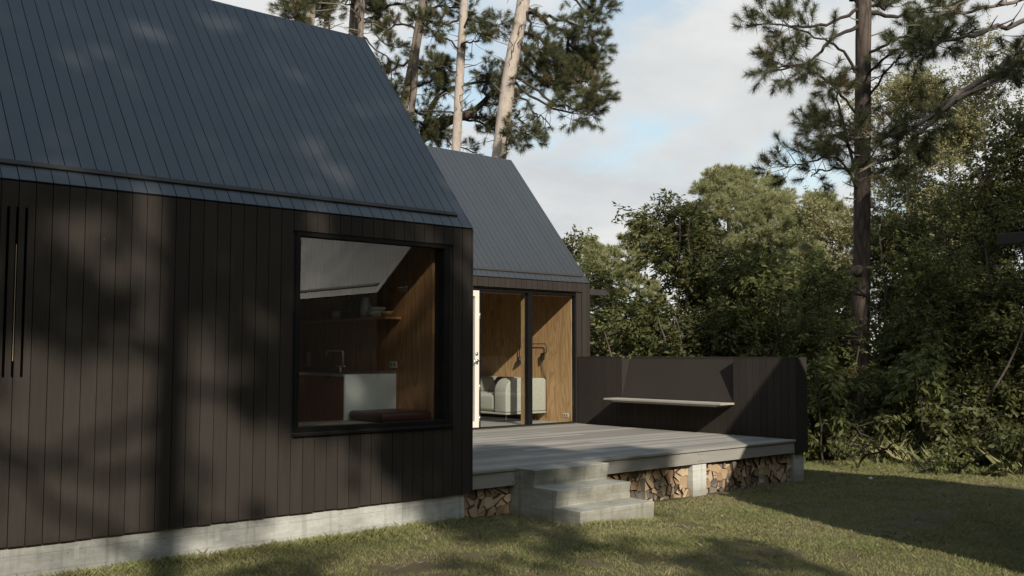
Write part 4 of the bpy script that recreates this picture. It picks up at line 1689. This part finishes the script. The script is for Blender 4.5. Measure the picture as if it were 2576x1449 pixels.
B = tall_pine('slim pale straight trunk left of the thickest pine behind the far cabin', [(1146, 400), (1157, 180), (1166, 30), (1175, -200)], 27.5, .135, .105, M['palebark'], 32, 26)
for pts, r0, st0, cnt in [
    ([(1165, 40), (1130, 60), (1085, 55), (1040, 45)], .04, .3, 26),
    ([(1163, 80), (1190, 50), (1230, 70), (1290, 50)], .04, .5, 16),
    ([(1160, 130), (1120, 100), (1100, 80), (1075, 90)], .03, .3, 14),
    ([(1160, 120), (1185, 105), (1200, 100), (1220, 80)], .03, .3, 20),
    ([(1158, 190), (1120, 175), (1090, 160), (1050, 150)], .03, .5, 8),
    ([(1152, 290), (1100, 280), (1050, 285), (1030, 290)], .028, .9, 2)]:
    p = B.limb([at(q[0], q[1], 27.5 - .3 * i_) for i_, q in enumerate(pts)], r0, .012, 10, 5, .04)
    B.tuft_limb(p, st0, cnt, .34, .3, .10)
B.finish(M['palebark'], M['needle'], nn=125, tl=.20, nl=.17, nw=.0075)

Cc = tall_pine('twin stemmed grey brown pine leaning right beside the large cabin gable', [(1008, 300), (1034, 180), (1058, 40), (1090, -150)], 28.5, .15, .115, M['greybark'], 33, 10)
keep_, Cc.trunk = Cc.trunk, MB()
Cc.add_trunk([at(1012, 420, 28.3), at(1040, 240, 28.3), at(1048, 130, 28.3), at(1070, 20, 28.3)], .10, .08, 14, .03, 10, 1.0)
Cc.trunk.build('trunk', M['greybark'], Cc.root, smooth=True)
Cc.trunk = keep_
for pts, r0, st0, cnt in [
    ([(1040, 170), (1075, 175), (1105, 165), (1130, 190)], .05, .2, 46),
    ([(1030, 220), (1070, 205), (1100, 200), (1120, 215)], .05, .2, 40),
    ([(1020, 280), (1060, 285), (1090, 300), (1130, 330)], .05, .2, 40),
    ([(1015, 290), (1045, 300), (1075, 320), (1090, 345)], .045, .2, 28),
    ([(1050, 80), (1010, 60), (985, 70), (960, 90)], .04, .3, 22),
    ([(1040, 150), (1000, 165), (975, 190), (960, 175)], .04, .3, 24),
    ([(1060, 40), (1090, 20), (1130, 20), (1180, 30)], .05, .2, 40),
    ([(1055, 60), (1020, 20), (990, 10), (950, 20)], .05, .2, 26)]:
    p = Cc.limb([at(q[0], q[1], 28.5 + .3 * i_) for i_, q in enumerate(pts)], r0, .014, 10, 6, .05)
    Cc.tuft_limb(p, st0, int(cnt * .9), .45, .2, .10)
Cc.finish(M['greybark'], M['needle'], nn=125, tl=.20, nl=.17, nw=.0075)

# the curved, forked dark limb: a leaning pine behind
Dd = tall_pine('dark crooked pine whose forked limb arches behind the two pale trunks', [(1058, 352), (1090, 325), (1140, 300), (1200, 285)], 30.0, .17, .12, M['darkbark'], 34, 0)
for pts, r0, st0, cnt, wo in [
    ([(1060, 350), (1085, 270), (1120, 230), (1165, 215), (1230, 205), (1262, 208)], .10, .75, 8, .02),
    ([(1060, 350), (1120, 310), (1200, 270), (1250, 220), (1290, 190), (1320, 150)], .15, .55, 60, .02),
    ([(1120, 312), (1170, 300), (1230, 320), (1270, 350)], .05, .3, 44, .03),
    ([(1180, 285), (1220, 300), (1250, 310), (1330, 340)], .05, .3, 44, .03),
    ([(1200, 270), (1230, 265), (1260, 255), (1300, 240)], .05, .2, 44, .03),
    ([(1230, 245), (1215, 225), (1235, 200), (1225, 180)], .04, .3, 30, .03),
    ([(1100, 320), (1110, 340), (1160, 370), (1200, 385)], .03, .5, 10, .04)]:
    p = Dd.limb([at(q[0], q[1], 30.0 + .15 * i_) for i_, q in enumerate(pts)], r0, .016, 14, 7, wo)
    Dd.tuft_limb(p, st0, int(cnt * .9), .45, .2, .10)
Dd.finish(M['darkbark'], M['needle'], nn=110, tl=.20, nl=.17, nw=.008)

for i, (xa, w_, r_, lb, bk) in enumerate([
        (779, 25.0, .125, 'pale trunk standing farthest left above the large cabin ridge', 'palebark'),
        (822, 26.5, .095, 'pale trunk second from left above the large cabin ridge', 'palebark'),
        (890, 30.0, .155, 'grey brown thick trunk just left of the large cabin roof corner', 'greybark'),
        (908, 28.0, .085, 'thin grey trunk beside the thick one above the roof corner', 'greybark')]):
    E_ = tall_pine(lb, [(xa - 6, 200), (xa, 60), (xa + 6, -40), (xa + 12, -200)], w_, r_ * 1.1, r_ * .85, M[bk], 40 + i, 14)
    for k_ in range(7):
        s_ = E_.rs.uniform(-1, 1)
        y_ = E_.rs.uniform(-120, 70)
        p = E_.limb([at(xa, y_ + 10, w_), at(xa + s_ * 40, y_, w_ + s_), at(xa + s_ * 80, y_ - 15, w_ + 2 * s_)], .035, .012, 8, 5, .05)
        E_.tuft_limb(p, .25, 15, .40, .3, .10)
    if i == 3:
        for pts in ([(908, 90), (950, 120), (985, 180), (960, 240)], [(908, 60), (940, 60), (970, 110), (1010, 120)], [(905, 130), (950, 150), (990, 215), (1000, 240)]):
            p = E_.limb([at(q[0], q[1], w_) for q in pts], .03, .01, 10, 5, .05)
            E_.tuft_limb(p, .4, 12, .36, .3, .1)
    E_.finish(M[bk], M['needle'], nn=110, tl=.20, nl=.17, nw=.008)


# ---- far pines, sunlit
def far_pine(label, px, top, w_, rad_px, crown0, nt, seed, lean=(0, 0), nn=46):
    zt_ = at(px, top, w_).z
    H = zt_ - float(gz(0, 0)) * 0
    T_ = Tree('pine_tree', label, 'tree', foot(px, w_), 'sunlit olive pines beyond the deck', seed)
    T_.conifer(H, rad_px / FPX * w_, crown0, nt * 3, .16, lean, 1, max(30, nt // 16))
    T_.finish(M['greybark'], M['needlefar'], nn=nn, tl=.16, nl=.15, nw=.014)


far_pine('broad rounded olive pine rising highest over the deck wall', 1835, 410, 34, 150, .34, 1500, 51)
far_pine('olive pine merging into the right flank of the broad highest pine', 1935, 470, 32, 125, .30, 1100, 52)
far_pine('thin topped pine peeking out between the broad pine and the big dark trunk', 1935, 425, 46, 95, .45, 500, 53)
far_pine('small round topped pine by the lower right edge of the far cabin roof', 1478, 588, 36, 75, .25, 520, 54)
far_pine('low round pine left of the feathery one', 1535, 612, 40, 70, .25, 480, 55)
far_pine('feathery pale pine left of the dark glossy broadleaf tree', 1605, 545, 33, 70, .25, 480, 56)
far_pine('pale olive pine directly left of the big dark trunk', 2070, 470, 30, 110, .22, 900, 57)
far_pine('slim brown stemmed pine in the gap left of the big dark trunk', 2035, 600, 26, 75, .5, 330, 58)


# ---- broadleaf trees
def broad_tree(label, px, top, w_, rad_px, crown0, nl, seed, leafm='leaf', lw=(.095, .042), per=22, lean=(0, 0), trunk_r=.07, group='broadleaf trees at the wood edge', multi=1, cl=.26, nlimb=26, name='broadleaf_tree', droop=.5, bark='darkbark', cat='tree'):
    H = at(px, top, w_).z
    T_ = Tree(name, label, cat, foot(px, w_), group, seed)
    T_.broad(H, rad_px / FPX * w_, crown0, nl, per, trunk_r, lean, .4, 1.0, cl, nlimb, multi)
    T_.finish(M[bark], leaf=M[leafm], lw=lw, droop=droop)
    return T_


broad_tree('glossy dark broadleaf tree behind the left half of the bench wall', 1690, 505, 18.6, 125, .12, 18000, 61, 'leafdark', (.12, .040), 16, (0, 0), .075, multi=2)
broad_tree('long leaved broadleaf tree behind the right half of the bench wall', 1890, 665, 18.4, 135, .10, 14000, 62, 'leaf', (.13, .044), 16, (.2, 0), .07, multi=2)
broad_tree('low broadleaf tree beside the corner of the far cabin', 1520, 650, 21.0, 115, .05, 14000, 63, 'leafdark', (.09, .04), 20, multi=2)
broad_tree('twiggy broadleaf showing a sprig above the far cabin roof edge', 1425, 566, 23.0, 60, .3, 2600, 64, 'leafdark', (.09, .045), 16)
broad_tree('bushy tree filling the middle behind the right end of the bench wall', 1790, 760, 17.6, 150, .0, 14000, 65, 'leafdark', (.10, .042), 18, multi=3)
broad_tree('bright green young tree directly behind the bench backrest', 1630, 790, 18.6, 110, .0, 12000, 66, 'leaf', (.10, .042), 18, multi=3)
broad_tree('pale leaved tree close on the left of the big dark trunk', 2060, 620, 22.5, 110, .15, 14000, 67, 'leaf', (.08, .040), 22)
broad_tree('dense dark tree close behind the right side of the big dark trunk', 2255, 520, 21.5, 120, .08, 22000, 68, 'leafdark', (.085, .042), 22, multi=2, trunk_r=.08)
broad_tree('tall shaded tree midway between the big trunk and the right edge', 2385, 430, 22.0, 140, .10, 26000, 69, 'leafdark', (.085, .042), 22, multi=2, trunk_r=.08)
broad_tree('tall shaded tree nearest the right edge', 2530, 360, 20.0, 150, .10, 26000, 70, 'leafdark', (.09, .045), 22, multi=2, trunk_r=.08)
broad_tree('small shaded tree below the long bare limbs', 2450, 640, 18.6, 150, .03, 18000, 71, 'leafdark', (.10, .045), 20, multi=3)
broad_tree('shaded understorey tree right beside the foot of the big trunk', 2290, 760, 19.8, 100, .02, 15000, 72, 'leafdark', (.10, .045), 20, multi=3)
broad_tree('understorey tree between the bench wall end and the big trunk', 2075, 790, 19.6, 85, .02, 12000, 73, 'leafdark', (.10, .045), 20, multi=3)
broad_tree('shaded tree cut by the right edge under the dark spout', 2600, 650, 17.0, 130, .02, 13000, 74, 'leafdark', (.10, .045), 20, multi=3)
broad_tree('slender tree whose leaf sprays hang across the big dark trunk', 2078, 660, 17.4, 80, .3, 1900, 79, 'leaf', (.10, .042), 14, multi=2, trunk_r=.035, cl=.34)
broad_tree('slender tree reaching over the lawn left of the shaded tall tree', 2330, 600, 17.8, 120, .3, 5200, 80, 'leaf', (.10, .042), 14, multi=2, trunk_r=.035, cl=.34)
# birches, paler, behind
broad_tree('tall pale leaved birch rising right of the big dark trunk', 2290, 130, 30.0, 165, .28, 60000, 75, 'birchleaf', (.065, .045), 24, trunk_r=.10, group='pale birches behind', nlimb=24, name='birch_tree', droop=.7, cl=.2, bark='palebark')
broad_tree('tall pale birch near the top right corner', 2490, 70, 31.0, 190, .26, 66000, 76, 'birchleaf', (.065, .045), 24, trunk_r=.10, group='pale birches behind', nlimb=24, name='birch_tree', droop=.7, cl=.2, bark='palebark')
broad_tree('pale birch half hidden behind the crossing bare limbs', 2400, 260, 27.0, 150, .25, 42000, 77, 'birchleaf', (.065, .042), 24, trunk_r=.09, group='pale birches behind', nlimb=20, name='birch_tree', droop=.7, cl=.2, bark='palebark')
broad_tree('olive yellow leaved tree just left of the big trunk, mid height', 2090, 480, 28.0, 95, .25, 18000, 78, 'birchleaf', (.065, .042), 22, trunk_r=.08, group='pale birches behind', nlimb=16, name='birch_tree', droop=.6, cl=.24)


# shrubs with big hanging leaves at the edge of the lawn
def shrub(label, px, top, w_, rad_px, nl, seed, leafm='leafdark', lw=(.13, .055), crown0=.0):
    broad_tree(label, px, top, w_, rad_px, crown0, nl, seed, leafm, lw, 11, (0, 0), .03, 'shrubs along the lawn edge', 3, .22, 12, 'shrub', .9, 'twig', 'shrub')


shrub('leafy shrub touching the far end of the bench wall', 2060, 905, 15.8, 60, 1500, 81, 'leaf')
shrub('shrub with large pale hanging leaves in front of the big trunk', 2235, 935, 16.4, 70, 1500, 82, 'leaf', (.14, .06), .35)
shrub('shrub with hanging leaves right of the big trunk', 2330, 860, 16.2, 60, 1300, 83, 'leaf', (.14, .06), .5)
shrub('dark shrub low at the foot of the big trunk', 2215, 1060, 16.9, 60, 1000, 84, 'leafdark', (.09, .045))
shrub('rounded shrub with whorled leaves midway along the lawn edge', 2310, 1000, 15.6, 75, 1500, 85, 'leafdark', (.13, .06))
shrub('small bright shrub at the grass edge below the leaning stem', 2345, 1095, 14.9, 55, 1100, 86, 'leaf', (.08, .038))
shrub('dark shrub right of the leaning stem', 2470, 1030, 15.4, 90, 1700, 87, 'leafdark', (.10, .045))
shrub('shrub with round pale leaves at the right edge', 2560, 1040, 14.6, 60, 1000, 88, 'leafdark', (.12, .07))
shrub('low dark shrub behind the end of the bench wall', 2080, 1060, 16.2, 60, 1300, 89, 'leafdark', (.08, .04))
shrub('dark shrub in the hollow behind the leaning stem', 2400, 930, 17.2, 110, 2400, 90, 'leafdark', (.10, .045))
shrub('dark shrub deep in the wood left of the hollow', 2160, 920, 19.8, 110, 2400, 91, 'leafdark', (.10, .045))

# dry branch with brown leaves beside the wall end
T = Tree('dry_branch', 'small dry twig with orange brown leaves hanging before the big trunk', 'branch', tuple(at(2215, 900, 16.6)), None, 94)
p = T.limb([at(2215, 900, 16.6), at(2185, 915, 16.5), at(2150, 930, 16.4), at(2105, 945, 16.3)], .008, .003, 8, 5, .012)
for k_ in range(4, 8):
    T.lc.append(p[k_] + T.rs.normal(size=(9, 3)) * .035)
    T.lo.append(np.zeros((9, 3)))
M['deadleaf'] = m_leaf('orange_dead_leaf', (.20, .075, .03), (.34, .14, .05), (.45, .22, .09))
T.finish(M['twig'], leaf=M['deadleaf'], lw=(.06, .028), droop=.9)

# leaning bare stem
T = Tree('leaning_tree', 'thin bare grey stem leaning to the right out of the undergrowth', 'tree', foot(2405, 15.8), seed=95)
T.add_trunk([at(2405, 1150, 15.8), at(2440, 1075, 15.8), at(2490, 995, 15.8), at(2540, 910, 15.9), at(2580, 815, 16.0), at(2610, 700, 16.2), at(2640, 560, 16.4)], .024, .012, 24, .05, 8, 1.1)
p = T.limb([at(2571, 815, 16), at(2534, 720, 16.2), at(2481, 642, 16.3)], .014, .006, 8, 5, .02)
p = T.limb([at(2576, 650, 16.3), at(2540, 590, 16.5), at(2490, 560, 16.7)], .014, .006, 8, 5, .03)
for i in range(60):
    q = p[T.rs.integers(3, 8)] + T.rs.normal(size=3) * .3
    T.lc.append(q + T.rs.normal(size=(8, 3)) * .1)
    T.lo.append(np.zeros((8, 3)))
T.finish(M['darkbark'], leaf=M['leafdark'], lw=(.08, .04))

# ---- the wood behind, one mass: trunks and leaf clumps nobody could count
rs = np.random.default_rng(5)
C_ = []
for i in range(1500):
    px_ = rs.uniform(1330, 2900)
    w_ = rs.uniform(24, 50)
    top_z = (2.0 + 2.4 * smooth01(px_, 1900, 2300)) * (w_ / 26) ** .6 * rs.uniform(.55, 1.15)
    z_ = top_z * rs.random() ** .7
    q = at_z(px_, w_, z_)
    k_ = rs.integers(20, 34)
    C_.append(np.array(tuple(q)) + rs.normal(size=(k_, 3)) * np.array([.5, .5, .4]))
C_ = np.concatenate(C_)
C_ = C_[C_[:, 2] > 0]
v = leaves(C_, .17, .09, rs, .4)
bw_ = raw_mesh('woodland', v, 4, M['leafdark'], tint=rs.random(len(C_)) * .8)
tag(bw_, kind='stuff')

# the wood on the near side of the clearing, out of frame; it closes off the low sky
C_ = []
for i in range(6200):
    a_ = rs.uniform(math.radians(168), math.radians(376))
    r_ = rs.uniform(17, 28)
    zt_ = 8.8 + 6.0 * max(float(smooth01(a_, math.radians(296), math.radians(312))), 1 - float(smooth01(a_, math.radians(192), math.radians(206))))
    z_ = zt_ * rs.random() ** .8
    r_ += 6 * smooth01(a_, math.radians(322), math.radians(350))
    q = np.array([2 + r_ * math.cos(a_), -1.0 + r_ * math.sin(a_), z_])
    k_ = rs.integers(26, 40)
    C_.append(q + rs.normal(size=(k_, 3)) * np.array([.8, .8, .6]))
for i in range(1500):              # and behind the cabins
    a_ = rs.uniform(math.radians(84), math.radians(168))
    r_ = rs.uniform(24, 33)
    q = np.array([2 + r_ * math.cos(a_), -1.0 + r_ * math.sin(a_), 5.5 * rs.random() ** .8])
    C_.append(q + rs.normal(size=(30, 3)) * np.array([.8, .8, .6]))
C_ = np.concatenate(C_)
C_ = C_[C_[:, 2] > 0]
v = leaves(C_, .62, .36, rs, .4)
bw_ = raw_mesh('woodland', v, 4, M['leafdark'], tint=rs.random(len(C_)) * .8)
tag(bw_, kind='stuff')

# ------------------------------------------------------------------ trees behind the camera that throw the dappled shade
YC = -10.0


def shade_to(x, y, z, yc=YC):
    """where the sun ray through (x,y,z) crosses the plane y=yc"""
    t_ = y - yc
    return np.array([x - SA * t_, yc, z + SB * t_])


HOLES = []                         # (X', Z', rx, rz): gaps in the canopy


def hole(x, y, z, rx, rz=None):
    q = shade_to(x, y, z)
    HOLES.append((q[0], q[2], rx, rz or rx))


def hole_seen(px, py, rx, ry, plane):
    """gap that lets the sun onto the patch seen at (px,py): plane = ('y',v) or roof"""
    d = FWD * FPX + RGT * (px - 1288) - UPV * (py - 724.5)
    if plane == 'front':
        k = (7.49 - CAM.y) / d.y
    elif plane == 'roof':
        n = Vector((0, -1.19, 1))
        k = n.dot(Vector((0, 7.49, 2.884)) - CAM) / n.dot(d)
    else:
        k = (plane - CAM.z) / d.z
    p = CAM + d * k
    w_ = (p - CAM).dot(FWD)
    k2 = .15 if plane == 'roof' else (.13 if py < 800 else 0.0)
    hole(p.x, p.y, p.z, max(.02, rx * w_ / FPX * 1.25 - k2), max(.02, ry * w_ / FPX - k2))


for h_ in [(260, 960, 30, 40), (405, 885, 24, 55), (515, 975, 34, 48), (95, 1000, 34, 90), (150, 1125, 110, 115), (385, 1140, 75, 90), (640, 1155, 48, 50), (805, 1170, 45, 55),
           (260, 1060, 60, 60), (60, 1200, 60, 60), (100, 1400, 180, 45), (500, 1375, 70, 45), (800, 1320, 75, 45), (955, 1290, 50, 30), (300, 1400, 90, 40),
           (355, 500, 22, 25), (175, 610, 20, 40), (410, 655, 28, 45), (1080, 640, 10, 20)]:
    hole_seen(*h_, 'front')
for h_ in [(380, 80, 45, 40), (800, 380, 25, 35), (860, 450, 20, 25), (540, 60, 20, 20)]:
    hole_seen(*h_, 'roof')
for h_ in [(7.1, 6.72, .12, .26, .15), (7.35, 7.05, .28, .20, .12), (7.5, 6.7, .1, .16, .14), (7.6, 7.35, .45, .12, .10), (6.9, 6.8, .15, .14, .1), (8.6, 8.6, .5, .2, .1)]:
    hole(*h_)
for h_ in [(700, 1395, 60, 14), (950, 1390, 80, 14), (1020, 1350, 70, 10), (1180, 1400, 60, 12), (1560, 1345, 70, 10)]:
    hole_seen(*h_, 0.0)


def canopy(tree, n, xr, zr_, dens, nn=46):
    rs_ = tree.rs
    got = 0
    tr_ = 0
    while got < n and tr_ < n * 40:
        tr_ += 1
        X_, Z_ = rs_.uniform(*xr), rs_.uniform(*zr_)
        if rs_.random() > dens(X_, Z_):
            continue
        ok = True
        for hx, hz, rx, rz in HOLES:
            if ((X_ - hx) / (rx + .25)) ** 2 + ((Z_ - hz) / (rz + .22)) ** 2 < 1:
                ok = False
                break
        if not ok:
            continue
        yo = rs_.normal(0, 1.0)
        p_ = np.array([X_ + SA * yo, YC + yo, Z_ - SB * yo]) - tree.b
        tree.tc.append(p_)
        tree.td.append(unit(rs_.normal(size=3) + np.array([0, 0, .5])))
        got += 1


def vn1(x, z, s, seed):
    return float(vnoise(np.array([x + 50.]), np.array([z + 50.]), s, seed)[0])


T = Tree('pine_tree', 'tall pine behind the viewpoint whose crown dapples the large cabin', 'tree', (-4.2, -10.2, 0), 'pines behind the viewpoint', 101)
T.add_trunk([(-4.2, -10.2, -.2), (-4.1, -10.1, 6), (-4.0, -10, 12), (-3.9, -10, 18.5)], .24, .08, 20)
canopy(T, 5600, (-8.5, -1.15), (11.3, 18.9), lambda x, z: 1.0 if vn1(x, z, .8, 61) > .14 or z > 12.6 else .4)
canopy(T, 620, (-1.4, 2.1), (10.7, 13.2), lambda x, z: 1.0 if z < (13.1 - .15 * (x + 1.2) if x < .8 else 12.8 - .62 * (x - .8)) and z > (10.9 if x < 1.0 else 11.4) else 0.0)
canopy(T, 520, (-5, 1.3), (7.6, 11.0), lambda x, z: .9 if vn1(x, z, .9, 63) > .42 else 0.0)
for i in range(26):
    z = T.rs.uniform(9, 18)
    a = T.rs.random() * 6.28
    l_ = T.rs.uniform(1.5, 3.6)
    T.limb([(0.15, .15, z), (.15 + math.cos(a) * l_ * .5, math.sin(a) * l_ * .5, z + .2), (.15 + math.cos(a) * l_, math.sin(a) * l_, z + .4)], .05, .015, 7, 5, .05, loc=True)
T.finish(M['greybark'], M['needle'], nn=64, tl=.22, nl=.17, nw=.019)

T = Tree('pine_tree', 'tall pine behind the viewpoint that shades the right hand wood', 'tree', (9.5, -10.0, 0), 'pines behind the viewpoint', 102)
T.add_trunk([(9.5, -10, -.2), (9.5, -10, 6), (9.4, -10, 12), (9.4, -10, 19)], .24, .08, 20)
canopy(T, 3900, (5.3, 14.5), (12.4, 18.4), lambda x, z: (1.0 if z < 16.6 else .30) if vn1(x, z, .7, 65) > (.46 if z < 14.6 else .38) else .05)
for i in range(20):
    z = T.rs.uniform(11, 18)
    a = T.rs.random() * 6.28
    l_ = T.rs.uniform(1.5, 3.4)
    T.limb([(0, 0, z), (math.cos(a) * l_ * .5, math.sin(a) * l_ * .5, z + .2), (math.cos(a) * l_, math.sin(a) * l_, z + .4)], .05, .015, 7, 5, .05, loc=True)
T.finish(M['greybark'], M['needle'], nn=64, tl=.22, nl=.17, nw=.019)
